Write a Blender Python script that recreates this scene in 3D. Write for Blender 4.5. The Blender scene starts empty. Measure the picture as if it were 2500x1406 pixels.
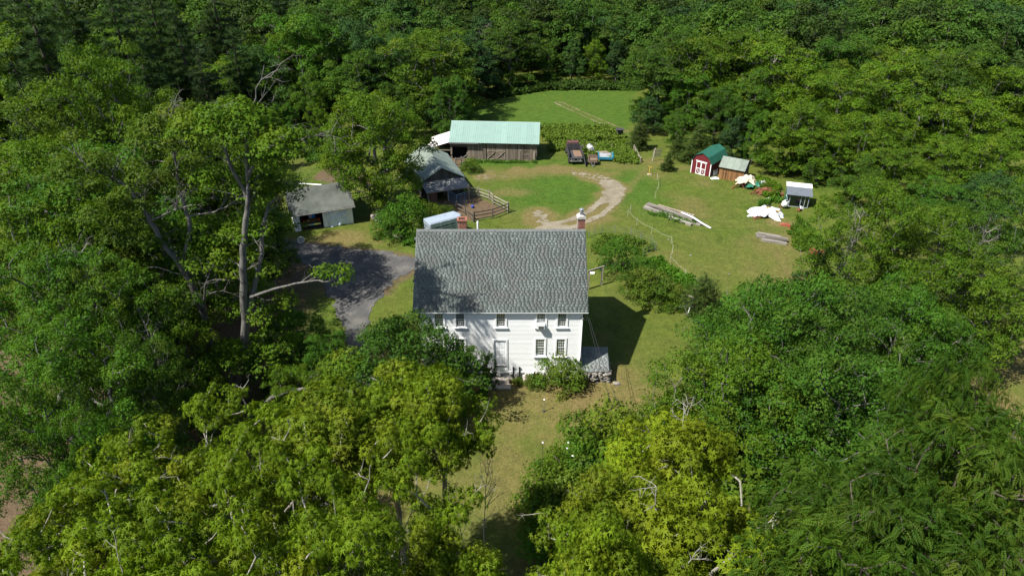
import bpy, math, random
import numpy as np
from mathutils import Vector, Matrix

sc = bpy.context.scene
col = sc.collection
R = math.radians
rng = np.random.default_rng(7)
random.seed(7)

# ------------------------------------------------------------------ camera, sky, sun, exposure
CAM_H, PITCH, FPX, IW, IH = 36.7, R(32.0), 1700.0, 2500.0, 1406.0
cam_d = bpy.data.cameras.new('camera')
cam_d.sensor_width = 36.0
cam_d.lens = 36.0 * FPX / IW
cam_d.clip_start = 0.1
cam_d.clip_end = 6000
cam = bpy.data.objects.new('camera', cam_d)
col.objects.link(cam)
cam.location = (0, 0, CAM_H)
cam.rotation_euler = (R(90) - PITCH, 0, 0)
sc.camera = cam

SUN = Vector((-1.8, -1.0, 3.05)).normalized()
world = bpy.data.worlds.new('World')
sc.world = world
world.use_nodes = True
wn = world.node_tree
sky = wn.nodes.new('ShaderNodeTexSky')
sky.sky_type = 'NISHITA'
sky.sun_disc = False
sky.sun_elevation = math.asin(SUN.z)
sky.sun_rotation = math.atan2(SUN.x, SUN.y)
bg = wn.nodes['Background']
bg.inputs[1].default_value = 0.08
wn.links.new(sky.outputs[0], bg.inputs[0])
sun_d = bpy.data.lights.new('sun', 'SUN')
sun_d.energy = 4.7
sun_d.angle = R(0.53)
sun_d.color = (1.0, 0.96, 0.89)
sun = bpy.data.objects.new('sun', sun_d)
col.objects.link(sun)
sun.rotation_euler = (-SUN).to_track_quat('-Z', 'Y').to_euler()
sun.location = SUN * 200
sc.view_settings.view_transform = 'Standard'
sc.view_settings.look = 'None'
sc.view_settings.gamma = 1
sc.view_settings.exposure = 1.1
sc.view_settings.use_curve_mapping = False
sc.cycles.max_bounces = 6
sc.cycles.diffuse_bounces = 3
sc.cycles.glossy_bounces = 2
sc.cycles.transmission_bounces = 4
sc.cycles.transparent_max_bounces = 6
sc.cycles.caustics_reflective = False
sc.cycles.caustics_refractive = False

# ------------------------------------------------------------------ the lie of the land
def gz(x, y):
    """height of the ground: level round the house, falling gently away beyond the yard"""
    x = np.asarray(x, float); y = np.asarray(y, float)
    a = (y - 72) / 5.0
    sp = np.where(a > 30, a, np.log1p(np.exp(np.minimum(a, 30)))) * 5.0
    d = np.minimum(sp, 330)
    z = -0.075 * d - 0.00012 * np.maximum(d - 70, 0) ** 2 * (d < 331)
    z = z + 0.12 * np.sin(x * .13 + 1) * np.sin(y * .11) * np.clip((y - 56) / 12, 0, 1)
    far = np.maximum(np.hypot(x, y) - 420, 0)
    return z + 90 * (1 - np.exp(-far / 700.0))

def gzf(x, y): return float(gz(x, y))

CP, SP = math.cos(PITCH), math.sin(PITCH)
def ray(px, py):
    u = (px - IW / 2) / FPX; v = (py - IH / 2) / FPX
    return np.array([u, CP - v * SP, -SP - v * CP])
def G(px, py, dz=0.0):
    """where the line of sight through a point of the photograph meets the ground"""
    d = ray(px, py); t = 60.0
    for _ in range(60):
        z = gzf(d[0] * t, d[1] * t) + dz
        t = 0.5 * t + 0.5 * (z - CAM_H) / d[2]
    return np.array([d[0] * t, d[1] * t, CAM_H + d[2] * t])
def AT(px, py, Y):
    """the point of a line of sight at distance Y"""
    d = ray(px, py); t = Y / d[1]
    return np.array([d[0] * t, Y, CAM_H + d[2] * t])

# ------------------------------------------------------------------ helpers: objects
def link(o, parent=None):
    col.objects.link(o)
    if parent is not None: o.parent = parent
    return o
def tag(o, label=None, cat=None, group=None, kind=None):
    if label: o['label'] = label
    if cat: o['category'] = cat
    if group: o['group'] = group
    if kind: o['kind'] = kind
    return o
def thing(name, label, cat, loc=(0, 0, 0), rz=0.0, group=None):
    o = bpy.data.objects.new(name, None)
    o.empty_display_size = .3
    link(o)
    o.location = [float(c) for c in loc]; o.rotation_euler = (0, 0, rz)
    return tag(o, label, cat, group)
def copy_tree(o, parent=None):
    c = o.copy(); link(c, parent)
    for ch in list(o.children): copy_tree(ch, c)
    return c
def put(name, mesh, parent=None, loc=None, rot=None, scale=None):
    o = bpy.data.objects.new(name, mesh)
    link(o, parent)
    if loc is not None: o.location = [float(c) for c in loc]
    if rot is not None: o.rotation_euler = rot
    if scale is not None: o.scale = scale
    return o

def np_mesh(name, V, F, mat=None, smooth=False, attrs=None):
    """mesh from numpy: V (n,3), F (m,k) with one k"""
    V = np.ascontiguousarray(V, np.float32); F = np.ascontiguousarray(F, np.int32)
    me = bpy.data.meshes.new(name)
    k = F.shape[1]
    me.vertices.add(len(V)); me.vertices.foreach_set('co', V.ravel())
    me.loops.add(F.size); me.loops.foreach_set('vertex_index', F.ravel())
    me.polygons.add(len(F)); me.polygons.foreach_set('loop_start', np.arange(0, F.size, k, dtype=np.int32))
    if smooth: me.polygons.foreach_set('use_smooth', np.ones(len(F), bool))
    me.update(calc_edges=True)
    for an, data in (attrs or {}).items():
        a = me.attributes.new(an, 'FLOAT_COLOR', 'POINT')
        a.data.foreach_set('color', np.ascontiguousarray(data, np.float32).ravel())
    if mat: me.materials.append(mat)
    return me

class MB:
    """collects boxes, bars, tubes and prisms for ONE mesh"""
    def __init__(s): s.v = []; s.f = []; s.m = []
    def add(s, vs, fs, mi=0):
        b = len(s.v); s.v += [tuple(float(c) for c in p) for p in vs]
        s.f += [tuple(b + i for i in f) for f in fs]; s.m += [mi] * len(fs)
        return s
    def box(s, x0, x1, y0, y1, z0, z1, mi=0):
        return s.add([(x0,y0,z0),(x1,y0,z0),(x1,y1,z0),(x0,y1,z0),(x0,y0,z1),(x1,y0,z1),(x1,y1,z1),(x0,y1,z1)],
                     [(0,3,2,1),(4,5,6,7),(0,1,5,4),(1,2,6,5),(2,3,7,6),(3,0,4,7)], mi)
    def bar(s, a, b, w, h, up=(0,0,1), mi=0):
        """rectangular bar from a to b, w wide, h high"""
        a = Vector(a); b = Vector(b); d = (b - a).normalized(); up = Vector(up)
        if abs(d.dot(up)) > .98: up = Vector((0,1,0))
        sd = d.cross(up).normalized(); u = sd.cross(d)
        c = [(-1,-1),(1,-1),(1,1),(-1,1)]
        vs = [a + sd*(i*w/2) + u*(j*h/2) for i,j in c] + [b + sd*(i*w/2) + u*(j*h/2) for i,j in c]
        return s.add(vs, [(0,1,2,3),(4,7,6,5),(0,4,5,1),(1,5,6,2),(2,6,7,3),(3,7,4,0)], mi)
    def tube(s, pts, r, n=8, mi=0, cap=True):
        pts = [Vector(p) for p in pts]; m = len(pts)
        rs = [r]*m if not hasattr(r, '__len__') else r
        ref = None; vs = []
        for i, p in enumerate(pts):
            d = (pts[min(i+1,m-1)] - pts[max(i-1,0)]).normalized()
            if ref is None:
                ref = Vector((1,0,0)) if abs(d.x) < .8 else Vector((0,1,0))
            a = (ref - d*ref.dot(d)).normalized(); ref = a; b = d.cross(a)
            for k in range(n):
                t = 2*math.pi*k/n
                vs.append(p + (a*math.cos(t) + b*math.sin(t))*rs[i])
        fs = [(i*n+k, i*n+(k+1)%n, (i+1)*n+(k+1)%n, (i+1)*n+k) for i in range(m-1) for k in range(n)]
        if cap: fs += [tuple(range(n))[::-1], tuple((m-1)*n+k for k in range(n))]
        return s.add(vs, fs, mi)
    def lathe(s, prof, c=(0,0,0), n=14, mi=0):
        vs = [(c[0]+r*math.cos(2*math.pi*k/n), c[1]+r*math.sin(2*math.pi*k/n), c[2]+z) for r,z in prof for k in range(n)]
        m = len(prof)
        fs = [(i*n+k, i*n+(k+1)%n, (i+1)*n+(k+1)%n, (i+1)*n+k) for i in range(m-1) for k in range(n)]
        fs += [tuple(range(n))[::-1], tuple((m-1)*n+k for k in range(n))]
        return s.add(vs, fs, mi)
    def prism(s, prof, a0, a1, axis='y', mi=0):
        """closed 2-D profile swept along an axis: 'x' profile is (y,z), 'y' profile is (x,z), 'z' profile is (x,y)"""
        n = len(prof)
        def q(p, a): return {'x': (a,p[0],p[1]), 'y': (p[0],a,p[1]), 'z': (p[0],p[1],a)}[axis]
        vs = [q(p,a0) for p in prof] + [q(p,a1) for p in prof]
        fs = [tuple(range(n)), tuple(range(2*n-1,n-1,-1))] + [(i,n+i,n+(i+1)%n,(i+1)%n) for i in range(n)]
        return s.add(vs, fs, mi)
    def mesh(s, name, mat, smooth=False):
        me = bpy.data.meshes.new(name); me.from_pydata(s.v, [], s.f)
        import bmesh
        bm = bmesh.new(); bm.from_mesh(me); bmesh.ops.recalc_face_normals(bm, faces=bm.faces); bm.to_mesh(me); bm.free()
        for mm in (mat if isinstance(mat, (list, tuple)) else [mat]): me.materials.append(mm)
        me.polygons.foreach_set('material_index', s.m)
        if smooth: me.polygons.foreach_set('use_smooth', [True]*len(me.polygons))
        me.update()
        return me
    def build(s, name, mat, parent=None, loc=None, rot=None, smooth=False):
        return put(name, s.mesh(name, mat, smooth), parent, loc, rot)

# ------------------------------------------------------------------ helpers: materials
def nodes(name):
    m = bpy.data.materials.new(name); m.use_nodes = True
    nt = m.node_tree; p = nt.nodes['Principled BSDF']
    return m, nt, p
def N(nt, kind, **kw):
    n = nt.nodes.new(kind)
    for k, v in kw.items():
        if k.startswith('i_'):
            key = k[2:]; n.inputs[int(key) if key.isdigit() else key.replace('_', ' ')].default_value = v
        else: setattr(n, k, v)
    return n
def ramp(nt, fac, stops):
    r = N(nt, 'ShaderNodeValToRGB')
    e = r.color_ramp.elements
    while len(e) < len(stops): e.new(.5)
    for q, (p, c) in zip(e, stops):
        q.position = p; q.color = (*c, 1) if len(c) == 3 else c
    nt.links.new(fac, r.inputs[0]); return r.outputs[0]
def mixc(nt, fac, a, b, mode='MIX'):
    m = N(nt, 'ShaderNodeMix', data_type='RGBA', blend_type=mode)
    for s, v in ((m.inputs[0], fac), (m.inputs[6], a), (m.inputs[7], b)):
        if hasattr(v, 'is_linked') or hasattr(v, 'links'): nt.links.new(v, s)
        elif isinstance(v, (tuple, list)): s.default_value = (*v, 1)
        else: s.default_value = v
    return m.outputs[2]
def noise(nt, scale, detail=4, rough=.6, coord='Object', stretch=None):
    tc = N(nt, 'ShaderNodeTexCoord'); src = tc.outputs[coord]
    mp = N(nt, 'ShaderNodeMapping'); mp.inputs['Scale'].default_value = stretch or (1, 1, 1)
    nt.links.new(src, mp.inputs[0])
    off = N(nt, 'ShaderNodeVectorMath', operation='SCALE'); off.inputs[0].default_value = (31, 17, 23)
    nt.links.new(objrand(nt), off.inputs['Scale']); nt.links.new(off.outputs[0], mp.inputs['Location']); src = mp.outputs[0]
    n = N(nt, 'ShaderNodeTexNoise'); n.inputs['Scale'].default_value = scale
    n.inputs['Detail'].default_value = detail; n.inputs['Roughness'].default_value = rough
    nt.links.new(src, n.inputs['Vector']); return n.outputs[0]
def bump(nt, p, h, strength=.3, dist=.02):
    b = N(nt, 'ShaderNodeBump'); b.inputs['Strength'].default_value = strength; b.inputs['Distance'].default_value = dist
    nt.links.new(h, b.inputs['Height']); nt.links.new(b.outputs[0], p.inputs['Normal'])
def objrand(nt): return N(nt, 'ShaderNodeObjectInfo').outputs['Random']

def worn(name, c, c2=None, rough=.7, metal=0.0, scale=3.0, amount=.5, stretch=None, bmp=.2, bdist=.01, rnd=.0, spec=.3, fine=0):
    """a plain material with grain, wear and, per piece, a little difference in tone"""
    m, nt, p = nodes(name)
    c2 = c2 or tuple(v * .6 for v in c)
    n = noise(nt, scale, 6, .65, stretch=stretch)
    lo = .5 - .5 * (1 - amount) - .001
    out = ramp(nt, n, [(.32, c2), (.32 + .36 * max(amount, .05), c)])
    if fine:
        n2 = noise(nt, fine, 3, .6)
        out = mixc(nt, .35, out, ramp(nt, n2, [(.3, (.3, .3, .3)), (.7, (1, 1, 1))]), 'MULTIPLY')
    if rnd:
        out = mixc(nt, 1.0, out, ramp(nt, objrand(nt), [(0, (1 - rnd,) * 3), (1, (1 + rnd * .4,) * 3)]), 'MULTIPLY')
    nt.links.new(out, p.inputs['Base Color'])
    p.inputs['Roughness'].default_value = rough; p.inputs['Metallic'].default_value = metal
    p.inputs['Specular IOR Level'].default_value = spec
    if bmp: bump(nt, p, n, bmp, bdist)
    return m

def leafmat(name, dark, light, yellow, transl=.33, rnd=.25, rough=.5, gain=1.32):
    dark, light, yellow = [tuple(min(v * gain, .85) for v in c) for c in (dark, light, yellow)]
    m, nt, p = nodes(name)
    a = N(nt, 'ShaderNodeAttribute', attribute_name='tint')
    s = N(nt, 'ShaderNodeSeparateColor'); nt.links.new(a.outputs['Color'], s.inputs[0])
    c = mixc(nt, s.outputs[0], dark, light)
    c = mixc(nt, s.outputs[1], c, yellow)
    r = objrand(nt)
    c = mixc(nt, 1.0, c, ramp(nt, r, [(0, (1 - rnd * .6, 1 - rnd, 1 - rnd * .2)), (.5, (1, 1, 1)), (1, (1 + rnd * .55, 1 + rnd * .35, 1 - rnd * .3))]), 'MULTIPLY')
    nt.links.new(c, p.inputs['Base Color'])
    p.inputs['Roughness'].default_value = rough; p.inputs['Specular IOR Level'].default_value = .06
    t = N(nt, 'ShaderNodeBsdfTranslucent')
    ct = mixc(nt, 1.0, c, (1.3, 1.3, .4), 'MULTIPLY'); nt.links.new(ct, t.inputs[0])
    mx = N(nt, 'ShaderNodeMixShader'); mx.inputs[0].default_value = transl
    nt.links.new(p.outputs[0], mx.inputs[1]); nt.links.new(t.outputs[0], mx.inputs[2])
    nt.links.new(mx.outputs[0], nt.nodes['Material Output'].inputs[0])
    return m

# ------------------------------------------------------------------ ground, driveway, tracks
_lat = rng.random((256, 256))
def vnoise(x, y):
    xi = np.floor(x).astype(int); yi = np.floor(y).astype(int)
    fx = x - xi; fy = y - yi; fx = fx*fx*(3-2*fx); fy = fy*fy*(3-2*fy)
    a = _lat[xi % 256, yi % 256]; b = _lat[(xi+1) % 256, yi % 256]
    c = _lat[xi % 256, (yi+1) % 256]; d = _lat[(xi+1) % 256, (yi+1) % 256]
    return (a*(1-fx)+b*fx)*(1-fy) + (c*(1-fx)+d*fx)*fy
def fbm(x, y, s=1.0, o=4):
    t = 0; a = .5; n = 0
    for k in range(o):
        t = t + a * vnoise(x*s + 17.3*k, y*s + 9.1*k); n += a; a *= .5; s *= 2.03
    return t / n
def gpoly(pts): return np.array([G(px, py)[:2] for px, py in pts])
def inside(x, y, P):
    r = np.zeros(np.shape(x), bool); j = len(P) - 1
    for i in range(len(P)):
        xi, yi = P[i]; xj, yj = P[j]
        r ^= ((yi > y) != (yj > y)) & (x < (xj - xi) * (y - yi) / (yj - yi + 1e-12) + xi); j = i
    return r
def dline(x, y, P):
    """distance to a polyline"""
    d = np.full(np.shape(x), 1e9)
    for (x0, y0), (x1, y1) in zip(P[:-1], P[1:]):
        L = (x1-x0)**2 + (y1-y0)**2 + 1e-9
        t = np.clip(((x-x0)*(x1-x0) + (y-y0)*(y1-y0)) / L, 0, 1)
        d = np.minimum(d, np.hypot(x - x0 - t*(x1-x0), y - y0 - t*(y1-y0)))
    return d
def dpoly(x, y, P):
    """signed distance to a polygon, negative inside"""
    d = dline(x, y, np.vstack([P, P[:1]])); return np.where(inside(x, y, P), -d, d)

LOOP = gpoly([(1318,575),(1352,556),(1400,545),(1455,520),(1492,488),(1502,462),(1488,447)])
LOOP2 = gpoly([(1500,462),(1480,443),(1440,430),(1395,422),(1340,415),(1290,416)])
SPUR = gpoly([(1352,556),(1330,540),(1310,519)])
FTRACK = gpoly([(1365,252),(1400,268),(1450,290),(1522,321)])
FTRACK2 = gpoly([(1590,405),(1570,425),(1480,500),(1440,560)])
FTRACK3 = gpoly([(1690,408),(1640,415),(1590,428)])
DRIVE = gpoly([(640,600),(760,650),(812,740),(848,830),(815,930),(760,1060),(690,1250),(640,1420),(760,1420),(800,1250),
               (850,1060),(884,940),(886,845),(915,745),(960,692),(1012,662),(1110,640),(1110,622),(1012,630),(940,612),(800,600),(700,585)])
PADDOCK = gpoly([(1050,500),(1140,468),(1240,515),(1168,537),(1090,548),(1040,530)])
BARNYARD = gpoly([(1050,380),(1100,372),(1145,392),(1120,412),(1060,402)])
PASTURE_DIRT = gpoly([(750,440),(790,412),(870,398),(905,430),(905,455),(850,455)])
FIELD = gpoly([(1130,315),(1165,255),(1240,232),(1345,214),(1555,214),(1545,300),(1525,325),(1330,310)])
DRYSPOTS = [(1190,432,2.2,1.4,1.0),(1235,470,3.5,1.2,.6),(1290,425,5,1.2,.6),(1400,425,5,1.0,.7),(1440,962,3.6,1.5,1.0),(1330,975,3,1.5,.7),(1250,1010,2.5,2,.6),(1250,1180,3,3,.6),(1530,960,2.0,1.2,.8),
            (1380,1010,2.5,2.,.7),(1240,1130,3,3,.35),(1180,1190,3,2,.4),(1490,930,3,1.5,.4),(830,585,3.5,1.2,.8),(790,610,3,1,.6),
            (1690,500,3,2.5,.55),(1720,520,5,4,.3),(1750,640,6,4,.25),(1660,650,3,3,.35),(1900,545,1.6,1.2,.9),(2470,870,5,3,.7),(2380,950,4,3,.9),
            (1560,590,3,2,.3),(1590,395,3,2,.5),(1600,430,2,1.5,.5),(1570,950,2.5,2.5,.45),(960,630,3,.8,.6),(1510,405,4,1.3,.45),
            (1860,480,4,2,.4),(1250,520,3,1.5,.35),(1480,640,3,3,.3),(1500,720,3,2.5,.3),(1350,1000,3,2.5,.5),(1420,940,5,1.2,.5)]

def ground_masks(x, y):
    dry = np.zeros(np.shape(x)); dirt = np.zeros(np.shape(x)); lush = np.zeros(np.shape(x))
    n1 = fbm(x, y, .35); n2 = fbm(x + 50, y, .09)
    for px, py, rx, ry, s in DRYSPOTS:
        c = G(px, py); q = np.hypot((x-c[0])/rx, (y-c[1])/ry/1.5)
        dry = np.maximum(dry, s * np.clip(1.5 - q - (n1-.5)*1.6, 0, 1))
    dl = np.minimum(dline(x, y, LOOP), np.minimum(dline(x, y, LOOP2), dline(x, y, SPUR)))
    dry = np.maximum(dry, .85*np.clip(1.9 - dl/1.5 - (n1-.5)*2.4, 0, 1))
    dry = np.maximum(dry, .5*np.clip(1.4 - np.minimum(dline(x,y,FTRACK2),dline(x,y,FTRACK3))/.9 - (n1-.5), 0, 1))
    dry = np.maximum(dry, .55*np.clip(1.2 - np.abs(dline(x,y,FTRACK)-.6)/.45, 0, 1))
    # the lawn behind and before the house is drier than the field and the round green
    front = np.clip((54 - y)/6, 0, 1) * (np.abs(x) < 16)
    dry = np.maximum(dry, front*np.clip(.30 + (n2-.5)*1.8 + (n1-.5)*1.1, 0, .8))
    right = inside(x, y, gpoly([(1440,560),(1600,430),(1700,420),(2000,560),(1950,800),(1740,760),(1600,640)]))
    dry = np.maximum(dry, right*np.clip(.15 + (n2-.5)*1.8 + (n1-.5)*.9, 0, .7))
    fld = np.clip(-dpoly(x, y, FIELD)/2 + .5, 0, 1)
    lush = np.maximum(lush, fld*.75)
    gcen = G(1350, 470); q = np.hypot((x-gcen[0])/7.5, (y-gcen[1])/9)
    lush = np.maximum(lush, np.clip(1.6 - q*1.3 + (n1-.5), 0, 1))
    c2 = G(1555, 460); q = np.hypot((x-c2[0])/3, (y-c2[1])/9); lush = np.maximum(lush, .9*np.clip(1.5 - q + (n1-.5), 0, 1))
    c3 = G(1230, 397); q = np.hypot((x-c3[0])/8, (y-c3[1])/3); lush = np.maximum(lush, np.clip(1.4 - q + (n1-.5), 0, 1))
    dirt = np.maximum(dirt, np.clip(-dpoly(x, y, PADDOCK)/.6 + .4, 0, 1))
    dirt = np.maximum(dirt, np.clip(-dpoly(x, y, BARNYARD)/.6 + .4 + (n1-.5), 0, 1))
    dirt = np.maximum(dirt, np.clip(-dpoly(x, y, PASTURE_DIRT)/.8 + .4 + (n1-.5)*2, 0, 1)*.8)
    dirt = np.maximum(dirt, .7*np.clip(1 - dpoly(x, y, DRIVE)/.9 + (n1-.5)*1.5, 0, 1) * (y > 57))
    # leaf litter under the woods
    wood = np.maximum(np.clip((y-185)/6, 0, 1), np.clip((-x-17-.1*np.maximum(y-60,0)*(y<90))/5, 0, 1)*(y < 66))
    wood = np.maximum(wood, np.clip((x-17)/5, 0, 1)*(y < 43)*(x < 36)*.6); wood = np.maximum(wood, np.clip((30-y)/5, 0, 1)*.6)
    dirt = np.maximum(dirt, wood*.9)
    return dry, dirt, lush

def axis(lo, hi, step, far):
    a = np.arange(lo, hi + step/2, step); k = step; up = []; v = hi
    while v < far: k *= 1.35; v += k; up.append(v)
    dn = []; v = lo; k = step
    while v > -far: k *= 1.35; v -= k; dn.append(v)
    return np.array(dn[::-1] + list(a) + up)
gx = axis(-70, 75, .5, 2600); gy = axis(6, 165, .5, 2600)
X, Y = np.meshgrid(gx, gy)
Z = gz(X, Y) + .05*(fbm(X, Y, .5) - .5)*(np.abs(X) < 80)
dry, dirt, lush = ground_masks(X, Y)
nx, ny = len(gx), len(gy)
ii = (np.arange(ny-1)[:, None]*nx + np.arange(nx-1)[None]).ravel()
F = np.stack([ii, ii+1, ii+nx+1, ii+nx], 1)
att = np.stack([dry, dirt, lush, np.ones_like(dry)], -1).reshape(-1, 4)

def ground_mat():
    m, nt, p = nodes('meadow_turf')
    a = N(nt, 'ShaderNodeAttribute', attribute_name='mask')
    s = N(nt, 'ShaderNodeSeparateColor'); nt.links.new(a.outputs['Color'], s.inputs[0])
    big = noise(nt, .12, 5, .6); mid = noise(nt, .9, 5, .65); fine = noise(nt, 7, 5, .7); blade = noise(nt, 32, 3, .7, stretch=(1, .45, 1))
    g = ramp(nt, mid, [(.28, (.044, .072, .009)), (.5, (.070, .106, .014)), (.72, (.106, .136, .021))])
    g = mixc(nt, ramp(nt, big, [(.40, (0, 0, 0)), (.62, (.6, .6, .6))]), g, (.108, .112, .026))
    lu = ramp(nt, mid, [(.3, (.036, .086, .009)), (.7, (.064, .122, .014))])
    g = mixc(nt, s.outputs[2], g, lu)
    d = ramp(nt, fine, [(.3, (.100, .078, .026)), (.55, (.165, .128, .052)), (.75, (.23, .19, .095))])
    # the drier the ground, the more of the straw shows through the green
    mth = N(nt, 'ShaderNodeMath', operation='MULTIPLY_ADD'); nt.links.new(fine, mth.inputs[0]); mth.inputs[1].default_value = 1.5; mth.inputs[2].default_value = -.75
    ad = N(nt, 'ShaderNodeMath', operation='ADD', use_clamp=True); nt.links.new(mth.outputs[0], ad.inputs[0]); nt.links.new(s.outputs[0], ad.inputs[1])
    ml = N(nt, 'ShaderNodeMath', operation='MULTIPLY', use_clamp=True); nt.links.new(ad.outputs[0], ml.inputs[0])
    rr = N(nt, 'ShaderNodeMapRange'); nt.links.new(s.outputs[0], rr.inputs[0]); rr.inputs[1].default_value = 0; rr.inputs[2].default_value = .5
    nt.links.new(rr.outputs[0], ml.inputs[1])
    g = mixc(nt, ml.outputs[0], g, d)
    e = ramp(nt, fine, [(.3, (.075, .052, .032)), (.55, (.125, .088, .055)), (.8, (.18, .14, .09))])
    ad2 = N(nt, 'ShaderNodeMath', operation='MULTIPLY_ADD', use_clamp=True); nt.links.new(s.outputs[1], ad2.inputs[0]); ad2.inputs[1].default_value = 1.5
    sub = N(nt, 'ShaderNodeMath', operation='MULTIPLY_ADD'); nt.links.new(mid, sub.inputs[0]); sub.inputs[1].default_value = .9; sub.inputs[2].default_value = -.65
    nt.links.new(sub.outputs[0], ad2.inputs[2])
    ml2 = N(nt, 'ShaderNodeMath', operation='MULTIPLY', use_clamp=True); nt.links.new(ad2.outputs[0], ml2.inputs[0])
    rr2 = N(nt, 'ShaderNodeMapRange'); nt.links.new(s.outputs[1], rr2.inputs[0]); rr2.inputs[2].default_value = .3; nt.links.new(rr2.outputs[0], ml2.inputs[1])
    g = mixc(nt, ml2.outputs[0], g, e)
    g = mixc(nt, .8, g, ramp(nt, noise(nt, 2.6, 5, .75), [(.34, (.62, .66, .6)), (.62, (1.14, 1.1, 1.08))]), 'MULTIPLY')
    g = mixc(nt, .7, g, ramp(nt, blade, [(.28, (.52, .52, .5)), (.66, (1.12, 1.12, 1.1))]), 'MULTIPLY')
    nt.links.new(g, p.inputs['Base Color']); p.inputs['Roughness'].default_value = .9; p.inputs['Specular IOR Level'].default_value = .1
    h = mixc(nt, .5, fine, blade); bump(nt, p, h, .9, .09)
    return m
ground = put('ground', np_mesh('ground', np.stack([X, Y, Z], -1).reshape(-1, 3), F, ground_mat(), True, {'mask': att}))
tag(ground, 'mown and dry grass ground of the farmstead', None, None, 'structure')

def sheet(name, box, step, keep, mat, lift=.03, label=None, attr=None):
    """a ragged sheet laid on the ground: the cells of a fine grid for which keep(x, y) holds"""
    x = np.arange(box[0], box[1], step); y = np.arange(box[2], box[3], step)
    X, Y = np.meshgrid(x, y); nx = len(x)
    K = keep(X, Y)
    k = K[:-1, :-1] & K[1:, 1:] & K[:-1, 1:] & K[1:, :-1]
    ii = (np.arange(len(y)-1)[:, None]*nx + np.arange(nx-1)[None])[k]
    F = np.stack([ii, ii+1, ii+nx+1, ii+nx], 1)
    u, inv = np.unique(F, return_inverse=True)
    Z = gz(X, Y) + lift + .012*(fbm(X, Y, 2.) - .5)
    V = np.stack([X, Y, Z], -1).reshape(-1, 3)[u]
    o = put(name, np_mesh(name, V, inv.reshape(-1, 4), mat, True))
    return tag(o, label, None, None, 'structure')
def bounds(P, m=2): return (P[:, 0].min()-m, P[:, 0].max()+m, P[:, 1].min()-m, P[:, 1].max()+m)

def gravel_mat(name, c1, c2, c3, bs=.4):
    m, nt, p = nodes(name)
    n = noise(nt, .7, 6, .65); f = noise(nt, 14, 4, .75)
    c = ramp(nt, n, [(.3, c1), (.5, c2), (.7, c3)])
    c = mixc(nt, .8, c, ramp(nt, f, [(.3, (.6, .6, .6)), (.7, (1.15, 1.15, 1.15))]), 'MULTIPLY')
    nt.links.new(c, p.inputs['Base Color']); p.inputs['Roughness'].default_value = .95; p.inputs['Specular IOR Level'].default_value = .12
    bump(nt, p, f, bs, .03); return m
M_gravel = gravel_mat('pale_gravel', (.140, .118, .076), (.195, .168, .118), (.245, .218, .165))
M_drive = gravel_mat('dusty_driveway', (.058, .058, .057), (.085, .083, .078), (.15, .14, .12), .3)
def keep_drive(x, y): return dpoly(x, y, DRIVE) + (fbm(x, y, 1.1)-.5)*1.1 < 0
sheet('driveway', bounds(DRIVE), .16, keep_drive, M_drive, .04, 'dusty grey driveway curving past the house to the garage')
def keep_loop(x, y):
    d = dline(x, y, LOOP); n = (fbm(x, y, 2.2)-.5); v = fbm(x+9, y, .5)
    nearbend = np.clip((y - LOOP[4][1]+3)/3.5, 0, 1) + np.clip((LOOP[1][1]+1.6-y)/2.0, 0, 1)
    full = (d + n*1.1 < 1.45) & (nearbend > .35 + n)
    rut = (np.abs(d - .88) + n*.5 < .52)
    sp = dline(x, y, SPUR) + n*2.0 < .75
    l2 = (dline(x, y, LOOP2) + n*2.6 < 1.15) & (x > LOOP2[3][0]) & (fbm(x, y, 3.1) > .43)
    return full | rut | sp | l2
sheet('gravel_track', bounds(np.vstack([LOOP, LOOP2, SPUR])), .13, keep_loop, M_gravel, .03, 'pale gravel track looping round the green behind the house')
def keep_ft(x, y):
    d = dline(x, y, FTRACK); n = fbm(x, y, 1.6)-.5
    return (np.abs(d - .75) + n*.5 < .22) & (fbm(x, y, .8) > .36)
sheet('field_track', bounds(FTRACK), .14, keep_ft, gravel_mat('worn_earth', (.13, .11, .06), (.17, .145, .085), (.22, .19, .12)), .03, 'two worn wheel ruts crossing the green field')
def keep_spot(x, y):
    c = G(1190, 433); q = np.hypot((x-c[0])/2.6, (y-c[1])/2.6)
    return (q + (fbm(x, y, 1.4)-.5)*2.5 < .75) & (fbm(x, y*2, 2.4) > .5)
c_ = G(1190, 433); sheet('bare_gravel_patch', (c_[0]-4, c_[0]+4, c_[1]-5, c_[1]+5), .13, keep_spot, M_gravel, .03, 'bleached bare patch in the grass before the barn')

# ------------------------------------------------------------------ foliage and trees
def star_leaf():
    """a five-lobed leaf whose tips hang down, folded along its ribs"""
    V = [(0, 0, .05)]; F = []
    ang = [-112, -56, 0, 56, 112]; L = [.62, .92, 1.05, .92, .62]
    for a in [-150, -84, -28, 28, 84, 150]:
        V.append((.26*math.sin(R(a)), .26*math.cos(R(a)), -.015))
    for k, (a, l) in enumerate(zip(ang, L)):
        b = len(V); V.append((l*math.sin(R(a)), l*math.cos(R(a)), -.36*l))
        F += [(0, 1+k, b), (0, b, 2+k)]
    return np.array(V), np.array(F)
def fold_leaf(w=.42, d=-.10):
    return np.array([(0, 0, 0), (w, .5, .07), (0, 1, d), (-w, .5, .07)]), np.array([(0, 1, 2), (0, 2, 3)])
def maple_leaf():
    """a small three-lobed leaf of four triangles"""
    V = [(0, 0, 0), (.62, .45, .02), (.2, .45, .06), (0, 1.05, -.16), (-.2, .45, .06), (-.62, .45, .02)]
    return np.array(V), np.array([(0, 1, 2), (0, 2, 4), (2, 3, 4), (0, 4, 5)])
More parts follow.
